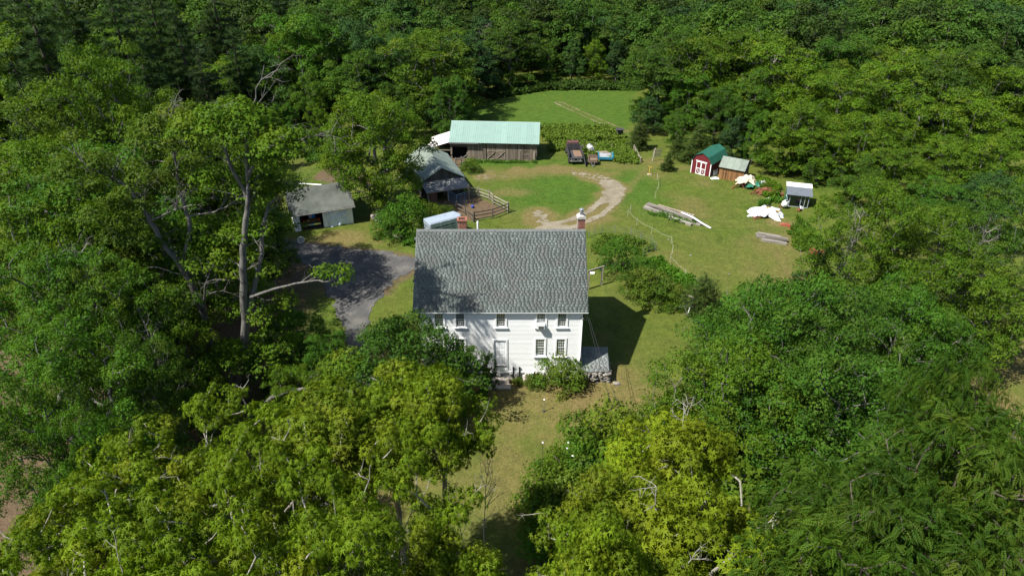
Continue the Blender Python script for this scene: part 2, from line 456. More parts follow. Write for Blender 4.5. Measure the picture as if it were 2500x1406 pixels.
def pinnate_leaf(n=6):
    """a long compound leaf: a drooping stalk with paired leaflets"""
    V = []; F = []
    for i in range(n):
        t = (i + .6)/n; y = t; z = -.34*t*t
        for s in (-1, 1):
            l = .30*math.sin(math.pi*(.16 + .8*t)) ; b = len(V)
            a = R(58 - 20*t); dx = s*math.sin(a)*l; dy = math.cos(a)*l
            wv = .075
            V += [(0, y, z), (dx*.45 - s*0.2*wv, dy*.45 + y + wv, z + .012), (dx, dy + y, z - .10*l/.3), (dx*.45 + s*.6*wv, dy*.45 + y - wv, z + .012)]
            F += [(b, b+1, b+2), (b, b+2, b+3)]
    b = len(V); V += [(0, 1, -.34), (.04, 1.1, -.36), (0, 1.22, -.5), (-.04, 1.1, -.36)]; F += [(b, b+1, b+2), (b, b+2, b+3)]
    return np.array(V), np.array(F)
def needle_tuft(n=7):
    V = []; F = []
    for i in range(n):
        a = 2*math.pi*i/n; el = .35 + .5*((i*37) % 10)/10; b = len(V)
        d = np.array([math.cos(a)*el, 1 - .3*el, math.sin(a)*el*.6]); d /= np.linalg.norm(d)
        w = np.cross(d, [0, 0, 1.]); w /= np.linalg.norm(w)
        V += [tuple(-w*.05), tuple(w*.05), tuple(d)]; F.append((b, b+1, b+2))
    return np.array(V), np.array(F)
def unit(v): return v/np.maximum(np.linalg.norm(v, axis=-1, keepdims=True), 1e-9)
def leaves_mesh(name, P, Nn, D, S, tint, tmpl, mat):
    T, TF = tmpl
    Nn = unit(Nn); D = unit(D - Nn*np.sum(D*Nn, -1, keepdims=True)); Xd = np.cross(D, Nn)
    V = P[:, None] + S[:, None, None]*(T[None, :, 0:1]*Xd[:, None] + T[None, :, 1:2]*D[:, None] + T[None, :, 2:3]*Nn[:, None])
    n, k = len(P), len(T)
    F = (np.arange(n)*k)[:, None, None] + TF[None]
    return np_mesh(name, V.reshape(-1, 3), F.reshape(-1, 3), mat, False, {'tint': np.repeat(tint, k, 0)})

def tubes_mesh(name, segs, mat, sides=6):
    """segs: (p0, p1, r0, r1) arrays: tapered limbs joined into one mesh"""
    p0 = np.array([s[0] for s in segs], float); p1 = np.array([s[1] for s in segs], float)
    r0 = np.array([s[2] for s in segs]); r1 = np.array([s[3] for s in segs])
    d = unit(p1 - p0); ref = np.where(np.abs(d[:, :1]) < .8, [[1., 0, 0]], [[0, 1., 0]])
    a = unit(ref - d*np.sum(ref*d, -1, keepdims=True)); b = np.cross(d, a)
    p1 = p1 + d*(r1[:, None]*.4)
    t = 2*np.pi*np.arange(sides)/sides
    ring = a[:, None]*np.cos(t)[None, :, None] + b[:, None]*np.sin(t)[None, :, None]
    V = np.concatenate([p0[:, None] + ring*r0[:, None, None], p1[:, None] + ring*r1[:, None, None]], 1)
    k = np.arange(sides); Fq = np.stack([k, (k+1) % sides, sides + (k+1) % sides, sides + k], 1)
    F = (np.arange(len(p0))*2*sides)[:, None, None] + Fq[None]
    return np_mesh(name, V.reshape(-1, 3), F.reshape(-1, 4), mat, True)

def grow(pads, trunk, rg, r_tip=.018, r_base=None, expo=.5, wob=.12):
    """joins every leaf pad to the nearest limb that is already there; returns limb segments with radii by what they carry"""
    nodes_ = [np.array(p, float) for p in trunk]; par = [-1] + list(range(len(trunk)-1))
    order = np.argsort([np.linalg.norm((p - trunk[len(trunk)//2])*[1, 1, .7]) for p in pads])
    tips = []
    for o in order:
        p = np.array(pads[o], float); A = np.array(nodes_)
        dv = p - A; dist = np.linalg.norm(dv, axis=1)
        pen = np.where(dv[:, 2] < .15*dist, 1.0*dist, 0)
        i = int(np.argmin(dist + pen)); a = nodes_[i]; L = dist[i]; k = max(2, int(L/1.1) + 1); last = i
        sag = np.array([0, 0, .10*L])
        for j in range(1, k+1):
            t = j/k
            q = a + (p - a)*t + sag*math.sin(math.pi*t)*(-1 if rg.random() < .3 else 1) + rg.normal(0, wob, 3)*L/k*(j < k)
            nodes_.append(q); par.append(last); last = len(nodes_) - 1
        tips.append(last)
    cnt = np.zeros(len(nodes_))
    for t in tips: cnt[t] += 1
    for i in range(len(nodes_)-1, 0, -1): cnt[par[i]] += cnt[i]
    rad = r_tip*np.maximum(cnt, 1)**expo
    if r_base:
        k = r_base/max(rad[0], 1e-6); h0 = trunk[-1][2] - trunk[0][2]
        rad = np.where(cnt > 1, rad*(1 + (k - 1)*np.clip((cnt/cnt[0])**.35, 0, 1)), rad)
    return [(nodes_[par[i]], nodes_[i], min(rad[par[i]], rad[i]*1.6 + .01), rad[i]) for i in range(1, len(nodes_))]

def dome(t, wide=.38, low=.55):
    """crown radius against height: t 0 at the foot of the crown, 1 at its top"""
    t = np.asarray(t, float)
    up = np.sqrt(np.clip(1 - ((t - wide)/(1 - wide))**2, 0, 1)); dn = low + (1 - low)*np.sqrt(np.clip(1 - ((wide - t)/wide)**2, 0, 1))
    return np.where(t > wide, up, dn)
def crown_pads(rg, h, rad, base, n, dmin, prof=dome, lob=.28, inner=.25, gaps=0):
    ph = rg.random(6)*6.28; out = []
    holes = [np.array([math.cos(a)*rad*.8, math.sin(a)*rad*.8, base + (h-base)*b]) for a, b in zip(rg.random(gaps)*6.28, .3+.6*rg.random(gaps))]
    tries = 0
    while len(out) < n and tries < n*60:
        tries += 1
        t = rg.random()**.85; a = rg.random()*2*math.pi
        lobe = 1 + lob*(math.sin(2*a + ph[0] + 3*t)*.5 + math.sin(3*a + ph[1] - 4*t)*.4 + math.sin(5*a + ph[2] + 6*t)*.3)
        rr = rad*float(prof(t))*lobe*(1 - inner*rg.random()**1.5 if rg.random() < .8 else rg.random())
        p = np.array([rr*math.cos(a), rr*math.sin(a), base + t*(h - base)*(1 + .07*math.sin(2*a + ph[3])) - .5])
        if any(np.linalg.norm(p - q) < rad*.3 for q in holes): continue
        if out and np.min(np.linalg.norm((np.array(out) - p)*[1, 1, 1.3], axis=1)) < dmin: continue
        out.append(p)
    return out
def lobe_pads(rg, h, rad, base, M, lr, k, prof=dome, lob=.3, inner=.25, gaps=0, lflat=.8):
    """crown of rounded lobes: each lobe is a little dome of leaf pads, with dark gaps between the lobes"""
    C = crown_pads(rg, h - lr*.35, rad - lr*.45, base + lr*.2, M, lr*1.30, prof, lob, inner, gaps); out = []
    for c in C:
        r = lr*(.72 + .5*rg.random()); kk = max(4, int(k*(r/lr)**2)); loc = []
        tries = 0
        while len(loc) < kk and tries < 120:
            tries += 1; v = unit(rg.normal(size=3))
            if v[2] < -.25: continue
            p = c + v*r*[1, 1, lflat]*(.80 + .2*rg.random())
            if loc and min(np.linalg.norm(p - q) for q in loc) < r*.42: continue
            loc.append(p)
        out += loc
    return out
def pad_leaves(rg, pads, pr, per, size, flat=.55, droop=.5, jit=.34, up=.40, cover=-.12):
    """leaves spread over the upper side of every pad"""
    P = []; Nn = []; D = []; S = []; T = []
    for p in pads:
        r = pr*(.65 + .7*rg.random()); m = int(per*(r/pr)**2*(.7 + .6*rg.random()))
        v = unit(rg.normal(size=(m*2, 3))); v = v[v[:, 2] > cover][:m]; m = len(v)
        lump = 1 + .30*np.sin(v[:, 0]*4.1 + p[0]*3)*np.sin(v[:, 1]*4.7 + p[1]*2) + .15*rg.normal(size=m)
        e = np.array([1 + .35*(rg.random()-.5), 1 + .35*(rg.random()-.5), flat*(.8 + .5*rg.random())])
        rr = (1 - .30*rg.random(m)**2)*lump*r
        P.append(p + v*rr[:, None]*e)
        Nn.append(v*[.95, .95, .7] + [0, 0, up] + rg.normal(0, jit, (m, 3)))
        out = v*[1, 1, 0] + rg.normal(0, .5, (m, 3))*[1, 1, .25] + unit(np.array([[p[0], p[1], .01]]))*.35
        D.append(out + [0, 0, -droop])
        S.append(size*(.65 + .6*rg.random(m)))
        pt = rg.normal(0, .13) + .20*math.sin(p[0]*1.1 + 2*math.sin(p[1]*.7))*math.cos(p[2]*.9 + p[1]*.6); py = max(0, rg.normal(0, .10) + .22*math.sin(p[0]*.8 - p[1]*.9 + p[2]*.5) - .06)
        T.append(np.stack([np.clip(.45 + pt + rg.normal(0, .2, m), 0, 1), np.clip(py + np.abs(rg.normal(0, .10, m)), 0, 1), np.zeros(m), np.ones(m)], 1))
    return [np.concatenate(a) for a in (P, Nn, D, S, T)]

M_bark_grey = worn('grey_bark', (.130, .124, .108), (.036, .033, .030), .9, scale=3.2, amount=.5, stretch=(1, 1, .45), bmp=.8, bdist=.06, fine=14)
M_bark_dark = worn('dark_bark', (.10, .082, .062), (.04, .033, .027), .95, scale=6, amount=.8, stretch=(1, 1, .25), bmp=.8, bdist=.06, fine=20)
M_bark_pale = worn('pale_bark', (.33, .31, .26), (.15, .135, .11), .85, scale=5, amount=.8, stretch=(1, 1, .4), bmp=.4, bdist=.03, fine=15)
M_dead = worn('dead_wood', (.30, .27, .235), (.15, .135, .12), .9, scale=8, amount=.8, stretch=(1, 1, .3), bmp=.4, bdist=.03)
L_star = leafmat('bright_star_leaves', (.041, .081, .005), (.108, .178, .009), (.195, .198, .015), .38, gain=1.18, rnd=.14)
L_yellow = leafmat('yellowing_star_leaves', (.070, .108, .006), (.132, .204, .009), (.205, .222, .013), .38, gain=1.18, rnd=.14)
L_maple = leafmat('maple_leaves', (.020, .052, .006), (.046, .104, .010), (.085, .112, .012), .34)
L_maple_ygreen = leafmat('yellow_green_maple_leaves', (.024, .058, .005), (.062, .126, .008), (.118, .135, .012), .36)  # lighter, yellower leaf colour than the plain maple, given tree by tree
L_lush = leafmat('fresh_green_leaves', (.018, .056, .006), (.044, .116, .011), (.090, .135, .014), .36)
L_wood = leafmat('forest_leaves', (.016, .042, .007), (.039, .088, .011), (.068, .088, .012), .30, rnd=.45)
L_dark = leafmat('dark_forest_leaves', (.012, .036, .010), (.030, .073, .016), (.050, .076, .014), .25, rnd=.35)
L_pinn = leafmat('compound_leaves', (.016, .046, .005), (.042, .090, .008), (.090, .110, .012), .32, gain=1.1)
L_pine = leafmat('pine_needles', (.011, .031, .007), (.031, .060, .010), (.065, .078, .014), .12, rnd=.3)
L_shrub = leafmat('shrub_leaves', (.022, .056, .006), (.056, .110, .010), (.12, .13, .016), .3)
L_olive = leafmat('olive_leaves', (.024, .044, .010), (.058, .088, .018), (.10, .10, .02), .2, rnd=.1)

PROTO = {}
def proto(key, trunk_mesh, crown_mesh, h, rad): PROTO[key] = (trunk_mesh, crown_mesh, h, rad)
def broadleaf(key, seed, h, rad, base, n, dmin, pr, per, size, tmpl, leaf, bark, lean=(0, 0), r_base=.3, dead=0, gaps=0, sides=6, **kw):
    rg = np.random.default_rng(seed)
    pk = {k: kw.pop(k) for k in ('prof', 'lob', 'inner') if k in kw}
    pads = lobe_pads(rg, h, rad, base, n, dmin[0], dmin[1], gaps=gaps, **pk) if isinstance(dmin, tuple) else crown_pads(rg, h, rad, base, n, dmin, gaps=gaps, **pk)
    m = max(5, int(h/1.6))
    tr = [np.array([lean[0]*(i/m)**1.5, lean[1]*(i/m)**1.5, h*.78*i/m]) + rg.normal(0, .10, 3)*(i > 0)*[1, 1, 0] for i in range(m+1)]
    tr[0][2] = -.4
    pads = [p + np.array([lean[0], lean[1], 0])*min(1, p[2]/h) for p in pads]
    segs = grow(pads, tr, rg, r_base=r_base)
    if dead:
        segs += dead_twigs(rg, [pads[i] for i in rg.choice(len(pads), min(dead, len(pads)), replace=False)], pr*1.6)
    P, Nn, D, S, T = pad_leaves(rg, pads, pr, per, size, **kw)
    proto(key, tubes_mesh(key + '_limbs', segs, bark, sides), leaves_mesh(key + '_crown', P, Nn, D, S, T, tmpl, leaf), h, rad)
def dead_twigs(rg, starts, L, r=.03, spread=.9):
    """bare forked twigs that stand out of the leaves"""
    segs = []
    def go(p, d, l, r, depth):
        k = 3; q = p
        for i in range(k):
            d = unit(d + rg.normal(0, .22, 3)); e = q + d*l/k
            segs.append((q, e, r*(1 - .22*i), r*(1 - .22*(i+1)))); q = e
            if depth > 0 and rg.random() < .75: go(q, unit(d + rg.normal(0, spread, 3)), l*.55, r*.5, depth-1)
        if depth > 0: go(q, unit(d + rg.normal(0, .5, 3)), l*.6, r*.4, depth-1)
    for s in starts:
        go(np.array(s), unit(np.array([s[0]*.3 + rg.normal(0, .3), s[1]*.3 + rg.normal(0, .3), 1.2])), L, r, 2)
    return segs
def conifer(key, seed, h, rad, tiers, size, per, leaf, bark, droop=.15, top=.0, base=.12, flat=.30):
    rg = np.random.default_rng(seed); segs = []; pads = []
    m = 8
    tr = [np.array([rg.normal(0, .04), rg.normal(0, .04), h*i/m]) for i in range(m+1)]; tr[0] = np.array([0, 0, -.4])
    for i in range(m): segs.append((tr[i], tr[i+1], .024*h*(1 - i/m) + .02, .024*h*(1 - (i+1)/m) + .02))
    for t in np.linspace(base, .97, tiers):
        z = h*t; L = rad*(1 - t)**.75*(.75 + .5*rg.random()) + .25
        nb = max(3, int(3 + 4*(1 - t))); a0 = rg.random()*6.28
        for b in range(nb):
            a = a0 + 6.283*b/nb + rg.normal(0, .25); l = L*(.7 + .5*rg.random())
            tip = np.array([math.cos(a)*l, math.sin(a)*l, z - droop*l + rg.normal(0, .15)])
            o = np.array([0, 0, z]); segs.append((o, tip, .012*h*(1 - t)*.4 + .015, .012))
            for f in np.linspace(.35, 1.0, max(2, int(l/.8) + 1)):
                pads.append((o + (tip - o)*f, .30 + .36*l*(1.15 - f*.75)))
    P = []; Nn = []; D = []; S = []; T = []
    for p, r in pads:
        k = int(per*(r/.7)**2) + 3; v = unit(rg.normal(size=(k, 3)))
        P.append(p + v*r*rg.random((k, 1))**.5*[1, 1, flat])
        Nn.append(rg.normal(0, .5, (k, 3)) + [0, 0, 1]); dd = unit(np.array([[p[0], p[1], 0.01]])) + v*[.8, .8, .3] + [0, 0, .25]; D.append(dd)
        S.append(size*(.7 + .6*rg.random(k)))
        pt = rg.normal(0, .15)
        T.append(np.stack([np.clip(.4 + pt + rg.normal(0, .2, k), 0, 1), np.clip(rg.normal(0, .12, k), 0, 1), np.zeros(k), np.ones(k)], 1))
    P, Nn, D, S, T = [np.concatenate(a) for a in (P, Nn, D, S, T)]
    proto(key, tubes_mesh(key + '_limbs', segs, bark, 6), leaves_mesh(key + '_needles', P, Nn, D, S, T, needle_tuft(), leaf), h, rad)

QUAD, MAPLE, STAR, PINN = fold_leaf(), maple_leaf(), star_leaf(), pinnate_leaf()
# woods far behind: larger leaf clumps
for k in range(6):
    broadleaf(f'wood{k}', 100+k, 13 + (k % 3), 4.7 + .5*(k % 2), 2.2, 24, (1.6, 8), .74, 62, .36, QUAD, [L_wood, L_dark, L_wood][k % 3], M_bark_grey, r_base=.24, dead=[0, 4, 0][k % 3], sides=4, flat=.72, lob=.35)
# woods and yard trees in the middle distance
for k in range(5):
    broadleaf(f'mid{k}', 200+k, 14 + (k % 3), 5.9, 1.6, 32, (1.6, 9), .70, 88, .26, MAPLE, [L_maple_ygreen, L_maple, L_lush, L_maple_ygreen, L_dark][k], M_bark_grey, r_base=.3, dead=[5, 2, 0, 8, 3][k], sides=5, flat=.66, lob=.36)
# big maples beside the driveway and on the right
for k in range(4):
    broadleaf(f'maple{k}', 300+k, 19, 7.4, 3.2, 42, (1.85, 10), .78, 100, .22, MAPLE, [L_maple_ygreen, L_maple, L_maple_ygreen, L_lush][k], M_bark_grey, r_base=.42 if k < 3 else .95, dead=[14, 8, 12, 5][k], gaps=3, flat=.62, lob=.42)
# the trees just under the camera, with star-shaped leaves
for k in range(3):
    broadleaf(f'star{k}', 400+k, 16, 4.8, 7.0, 15, (1.4, 9), .54, 105, .185, STAR, L_star, M_bark_pale, r_base=.2, dead=8, gaps=2, flat=.66, lob=.42, droop=1.0, jit=.36, cover=-.3)
for k in range(2):
    broadleaf(f'slim{k}', 405+k, 16, 2.7, 12.0, 9, (1.15, 9), .54, 105, .185, STAR, L_star, M_bark_pale, r_base=.15, dead=3, flat=.66, lob=.42, droop=1.0, jit=.36, cover=-.3)
broadleaf('yellow0', 410, 14, 3.2, 7.5, 10, (1.15, 9), .56, 105, .185, STAR, L_yellow, M_bark_pale, r_base=.17, dead=8, gaps=2, flat=.66, droop=1.0, jit=.36, cover=-.3)
for k in range(2):
    broadleaf(f'pinn{k}', 420+k, 17, 4.6, 7, 22, (1.35, 9), .60, 42, .36, PINN, L_pinn, M_bark_dark, r_base=.2, dead=0, gaps=2, flat=.66, droop=.35, jit=.5, up=.6, cover=-.1)
for k in range(3):
    broadleaf(f'round{k}', 430+k, 13, 7.2, 1.0, 46, (1.7, 9), .74, 92, .21, MAPLE, [L_lush, L_maple_ygreen, L_lush][k], M_bark_grey, r_base=.3, dead=[6, 10, 3][k], gaps=2, flat=.66, lob=.20)
broadleaf('yard_maple', 437, 14.2, 6.9, 2.4, 52, (1.6, 10), .74, 96, .22, MAPLE, L_maple_ygreen, M_bark_grey, r_base=.85, dead=5, flat=.66, lob=.30)
broadleaf('front_tree', 438, 9.0, 4.9, .8, 40, (1.25, 9), .60, 88, .19, MAPLE, L_lush, M_bark_grey, r_base=.22, dead=6, flat=.66, lob=.34)
for k in range(3):
    broadleaf(f'bush{k}', 440+k, 3.0, 1.9, .15, 34, .6, .55, 130, .15, MAPLE, [L_shrub, L_maple_ygreen, L_lush][k], M_bark_dark, r_base=.07, flat=.7, sides=4, lob=.25)
for k in range(2):
    conifer(f'pine{k}', 450+k, 24, 6.0, 17, .75, 9, L_pine, M_bark_dark, droop=.02, flat=.28)
conifer('spruce0', 455, 7, 2.6, 15, .40, 20, L_olive, M_bark_dark, droop=.12, base=.04)
L_jun = leafmat('juniper_needles', (.024, .050, .010), (.060, .092, .016), (.10, .10, .02), .15, rnd=.1)
conifer('juniper0', 456, 3.0, .95, 14, .22, 40, L_jun, M_bark_dark, droop=-.5, base=.03, flat=.8)
# bare crowns
def bare(key, seed, h, spread=.7, r=.11, mat=M_dead, n=4):
    rg = np.random.default_rng(seed); segs = []; p = np.array([0, 0, -.3]); d = np.array([0, 0, 1.]); m = 9
    for i in range(m):
        d = unit(d + rg.normal(0, .10, 3)*[1, 1, .2]); e = p + d*h*.8/m
        segs.append((p, e, r*(1 - .75*i/m), r*(1 - .75*(i+1)/m))); p = e
        if i > 2:
            for _ in range(2):
                a = rg.random()*6.28; q = p.copy(); dd = unit(np.array([math.cos(a), math.sin(a), .7])); l = h*.30*(1.2 - i/m)
                for j in range(4):
                    dd = unit(dd + rg.normal(0, .2, 3) + [0, 0, .1]); e2 = q + dd*l/4
                    segs.append((q, e2, r*.4*(1 - .2*j), r*.4*(1 - .2*(j+1)))); q = e2
                    for _k in range(2):
                        d3 = unit(dd + rg.normal(0, .6, 3)); e3 = q + d3*l*.33; segs.append((q, e3, r*.16, r*.07))
                        e4 = e3 + unit(d3 + rg.normal(0, .4, 3))*l*.25; segs.append((e3, e4, r*.07, r*.03))
    PROTO[key] = (tubes_mesh(key + '_limbs', segs, mat, 5), None, h, h*.35)
bare('bare0', 460, 11); bare('bare1', 461, 14)

def tree(key, x, y, h, label, cat='tree', group=None, name=None, wide=1.0, rz=None, z=None):
    tm, cm, ph, pr = PROTO[key]
    nm = name or 'broadleaf_tree'
    o = thing(nm, label, cat, (x, y, gzf(x, y) if z is None else z), rng.random()*6.28 if rz is None else rz, group)
    s = h/ph; o.scale = (s*wide, s*wide, s)
    put('trunk', tm, o)
    if cm: put('crown', cm, o)
    return o
def ttree(key, px, py, Y, label, **kw):
    """a tree at distance Y whose top shows at this point of the photograph"""
    p = AT(px, py, Y); return tree(key, p[0], p[1], p[2] - gzf(p[0], p[1]), label, **kw)

# ------------------------------------------------------------------ buildings
M_white = worn('white_paint', (.80, .81, .80), (.68, .69, .67), .6, scale=2.5, amount=.5, bmp=.1)
M_clap = worn('white_clapboard', (.82, .83, .82), (.70, .71, .69), .6, scale=.9, amount=.45, stretch=(3, 1, 5), bmp=.08, rnd=.06)
M_trimw = worn('white_trim', (.83, .84, .83), (.74, .75, .73), .5, scale=3, amount=.4, bmp=.05)
M_found = worn('whitewashed_stone', (.58, .56, .52), (.24, .22, .20), .9, scale=5, amount=.7, bmp=.5, rnd=.35)
M_stone = worn('field_stone', (.25, .23, .20), (.11, .10, .088), .95, scale=4, amount=.7, bmp=.6, bdist=.03, rnd=.4)
M_granite = worn('granite', (.34, .30, .25), (.22, .19, .16), .9, scale=12, amount=.6, bmp=.3)
M_brick = worn('old_brick', (.30, .12, .075), (.17, .075, .05), .9, scale=6, amount=.7, bmp=.2, rnd=.35)
M_mortar = worn('mortar', (.36, .32, .27), (.25, .22, .19), .95, scale=8, bmp=.2)
M_cement = worn('cement', (.42, .40, .36), (.28, .26, .23), .9, scale=6, bmp=.3)
M_steel = worn('dull_steel', (.45, .46, .47), (.28, .28, .29), .42, .8, scale=4, bmp=.05)
M_alu = worn('aluminium', (.36, .42, .48), (.28, .33, .38), .42, .35, scale=1.5, amount=.4, bmp=.03)
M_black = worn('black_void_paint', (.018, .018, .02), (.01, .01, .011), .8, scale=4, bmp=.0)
M_rubber = worn('rubber', (.025, .025, .026), (.015, .015, .015), .85, scale=5, bmp=.1)
M_gwood = worn('grey_barn_wood', (.225, .185, .14), (.060, .045, .034), .9, scale=1.0, amount=.75, stretch=(5, 1, 1.1), bmp=.4, bdist=.01, rnd=.45)
M_gwood2 = worn('light_barn_wood', (.30, .25, .19), (.16, .13, .095), .9, scale=1.0, amount=.7, stretch=(4, 1, 2), bmp=.3, rnd=.25)
M_dwood = worn('dark_weathered_wood', (.105, .092, .078), (.045, .04, .035), .9, scale=1.0, amount=.7, stretch=(5, 1, 1.1), bmp=.4, rnd=.4)
M_owood = worn('orange_weathered_wood', (.27, .135, .05), (.06, .036, .024), .8, scale=1.3, amount=.6, stretch=(5, 1, 1.6), bmp=.3, rnd=.5)
M_rail = worn('dark_fence_rail', (.14, .115, .09), (.06, .05, .04), .9, scale=5, amount=.7, bmp=.3, rnd=.3)
M_railg = worn('grey_fence_rail', (.32, .28, .225), (.16, .14, .11), .9, scale=5, amount=.7, bmp=.3, rnd=.3)
M_post = worn('peeled_post', (.38, .31, .22), (.22, .18, .13), .9, scale=5, amount=.7, stretch=(1, 1, .3), bmp=.3)
M_mint = worn('mint_metal_roof', (.190, .285, .245), (.165, .25, .215), .42, scale=.5, amount=.4, bmp=.0, rnd=.08, spec=.4)
M_sage = worn('sage_metal_roof', (.165, .195, .160), (.125, .15, .122), .5, scale=.8, amount=.5, bmp=.0, rnd=.10)
M_dgreen = worn('dark_green_metal', (.022, .105, .070), (.016, .080, .055), .4, scale=.8, amount=.4, bmp=.0, rnd=.08, spec=.5)
M_pale_roof = worn('white_metal_roof', (.74, .70, .68), (.62, .57, .55), .45, scale=.7, amount=.4, bmp=.0, rnd=.05)
M_red = worn('barn_red_paint', (.125, .016, .020), (.09, .013, .016), .6, scale=2, amount=.4, bmp=.05)
M_greenw = worn('green_board', (.03, .13, .085), (.02, .09, .06), .6, scale=2, bmp=.05)
M_asph = worn('grey_felt_roof', (.105, .114, .098), (.052, .060, .052), .95, scale=.5, amount=.8, bmp=.3, fine=30)
M_felt = worn('pale_felt_roof', (.185, .19, .185), (.13, .135, .13), .9, scale=.9, amount=.7, bmp=.2, fine=25)
M_tarp = worn('white_tarpaulin', (.66, .73, .80), (.54, .61, .68), .5, scale=1.2, amount=.4, bmp=.3, bdist=.04)

def glass_mat():
    m, nt, p = nodes('window_glass')
    tr = N(nt, 'ShaderNodeBsdfTransparent'); tr.inputs[0].default_value = (.86, .9, .9, 1)
    gl = N(nt, 'ShaderNodeBsdfGlossy'); gl.inputs['Roughness'].default_value = .03; gl.inputs[0].default_value = (.9, .95, 1, 1)
    fr = N(nt, 'ShaderNodeFresnel'); fr.inputs[0].default_value = 1.6
    mx = N(nt, 'ShaderNodeMixShader'); nt.links.new(fr.outputs[0], mx.inputs[0]); nt.links.new(tr.outputs[0], mx.inputs[1]); nt.links.new(gl.outputs[0], mx.inputs[2])
    nt.links.new(mx.outputs[0], nt.nodes['Material Output'].inputs[0]); return m
M_glass = glass_mat()
M_curtain = worn('lace_curtain', (.75, .74, .70), (.35, .35, .33), .9, scale=9, amount=.6, bmp=.1)

UNIT = MB().box(0, 1, 0, 1, 0, 1)
_unit_cache = {}
def ubox(name, mat, parent, x0, x1, y0, y1, z0, z1, rot=None):
    """a box piece that shares one unit mesh per material"""
    k = mat.name
    if k not in _unit_cache: _unit_cache[k] = UNIT.mesh('unit_' + k, mat)
    return put(name, _unit_cache[k], parent, (x0, y0, z0), rot, (x1-x0, y1-y0, z1-z0))
def strip_split(x0, x1, z0, z1, openings):
    """pieces of a board course left over by the openings (x0, x1, z0, z1)"""
    cuts = [(a, b) for a, b, c, d in openings if c < z1 - .01 and d > z0 + .01]
    out = []; x = x0
    for a, b in sorted(cuts):
        if a > x + .02: out.append((x, a))
        x = max(x, b)
    if x < x1 - .02: out.append((x, x1))
    return out
def frame(A, B):
    d = B - A; L = math.hypot(d[0], d[1]); return L, math.atan2(d[1], d[0])

stone_meshes = []
def make_stones(mat, tagname):
    out = []
    for k in range(5):
        rg = np.random.default_rng(900 + k); mb = MB(); n = 7
        prof = [(.30, 0), (.5, .22), (.52, .6), (.34, .95)]
        V = []
        for r, z in prof:
            for j in range(n):
                a = 6.283*j/n; q = 1 + rg.normal(0, .13)
                V.append((r*math.cos(a)*q, r*math.sin(a)*q, z + rg.normal(0, .06)))
        F = [(i*n+j, i*n+(j+1) % n, (i+1)*n+(j+1) % n, (i+1)*n+j) for i in range(3) for j in range(n)] + [tuple(range(n))[::-1], tuple(3*n+j for j in range(n))]
        mb.add(V, F); out.append(mb.mesh('stone_' + tagname, mat))
    return out
ST_field = make_stones(M_stone, 'field'); ST_white = make_stones(M_found, 'white')
def stone(parent, x, y, z, sx, sy, sz, meshes=ST_field, rg=rng, name='stone'):
    return put(name, meshes[int(rg.integers(5))], parent, (x, y, z), (rg.normal(0, .12), rg.normal(0, .12), rg.random()*6.28), (sx, sy, sz))

# ---- the farmhouse
def shingle_mat(name, c1, c2):
    m, nt, p = nodes(name)
    a = N(nt, 'ShaderNodeAttribute', attribute_name='tint'); s = N(nt, 'ShaderNodeSeparateColor'); nt.links.new(a.outputs['Color'], s.inputs[0])
    c = ramp(nt, s.outputs[0], [(0, c2), (.2, tuple(v*.62 + w*.3 for v, w in zip((.150, .146, .136), c1))), (.5, tuple(v*.75 for v in c1)), (1, c1)])
    g = noise(nt, 60, 2, .6); c = mixc(nt, .5, c, ramp(nt, g, [(.3, (.6, .6, .6)), (.7, (1.2, 1.2, 1.2))]), 'MULTIPLY')
    w = noise(nt, .5, 4, .6); c = mixc(nt, .35, c, ramp(nt, w, [(.35, (.78, .77, .76)), (.65, (1.08, 1.08, 1.08))]), 'MULTIPLY')
    st = noise(nt, 1.6, 4, .7, stretch=(1, .12, 1)); c = mixc(nt, .5, c, ramp(nt, st, [(.35, (.80, .82, .80)), (.6, (1.05, 1.05, 1.05))]), 'MULTIPLY')
    nt.links.new(c, p.inputs['Base Color']); p.inputs['Roughness'].default_value = .92; p.inputs['Specular IOR Level'].default_value = .2
    return m
def shingles(L, S, rows, rg, period=.30, dark=.35):
    """laminated shingles in slope coordinates: x along the eave, y up the slope, z out of the roof"""
    V = []; F = []; Tn = []
    ex = S/rows
    def slab(x0, x1, y0, y1, z0, z1, t, zt=None):
        b = len(V); zt = z1 - .006
        V.extend([(x0, y0, z0), (x1, y0, z0), (x1, y1, z0), (x0, y1, z0), (x0, y0, z1), (x1, y0, z1), (x1, y1, zt), (x0, y1, zt)])
        F.extend([(b+4, b+5, b+6, b+7), (b, b+1, b+5, b+4), (b+1, b+2, b+6, b+5), (b+3, b, b+4, b+7)]); Tn.extend([t]*8)
    for r in range(rows):
        y0 = r*ex; off = (r % 2)*period*.5 + rg.normal(0, .03)
        x = -period*1.3*rg.random(); rowt = rg.normal(0, .10)
        while x < L:                                             # one course in lengths of a hand or two
            w = period*(.8 + .5*rg.random()); x1 = min(L, x + w)
            pt = float(fbm(np.array(x*1.1 + r*.05), np.array(r*ex*1.0), 1.0, 3)); t = np.clip(.62 + (pt - .52)*1.7 + rowt + rg.normal(0, .11), .22, 1)
            slab(max(x, 0), x1 - .004, y0, y0 + ex + .006, 0, .012 + .005*rg.random(), t)
            if rg.random() < .90:                                # the dark granule band that marks the notch of a laminated tooth
                a = x + w*.15 + .04*rg.normal(); b = a + period*(.48 + .22*rg.random())
                if a > 0 and b < L: slab(a, b, y0 + ex*.60, y0 + ex*1.0, .010, .021, max(0, rg.normal(.03, .03)))
            x = x1
        slab(0, L, y0 + ex*.90, y0 + ex*1.0, .010, .0185, .12)  # dark strip under each butt: its shadow line painted in as tint
    T4 = np.stack([np.array(Tn)]*3 + [np.ones(len(Tn))], 1)
    return np.array(V), np.array(F), T4

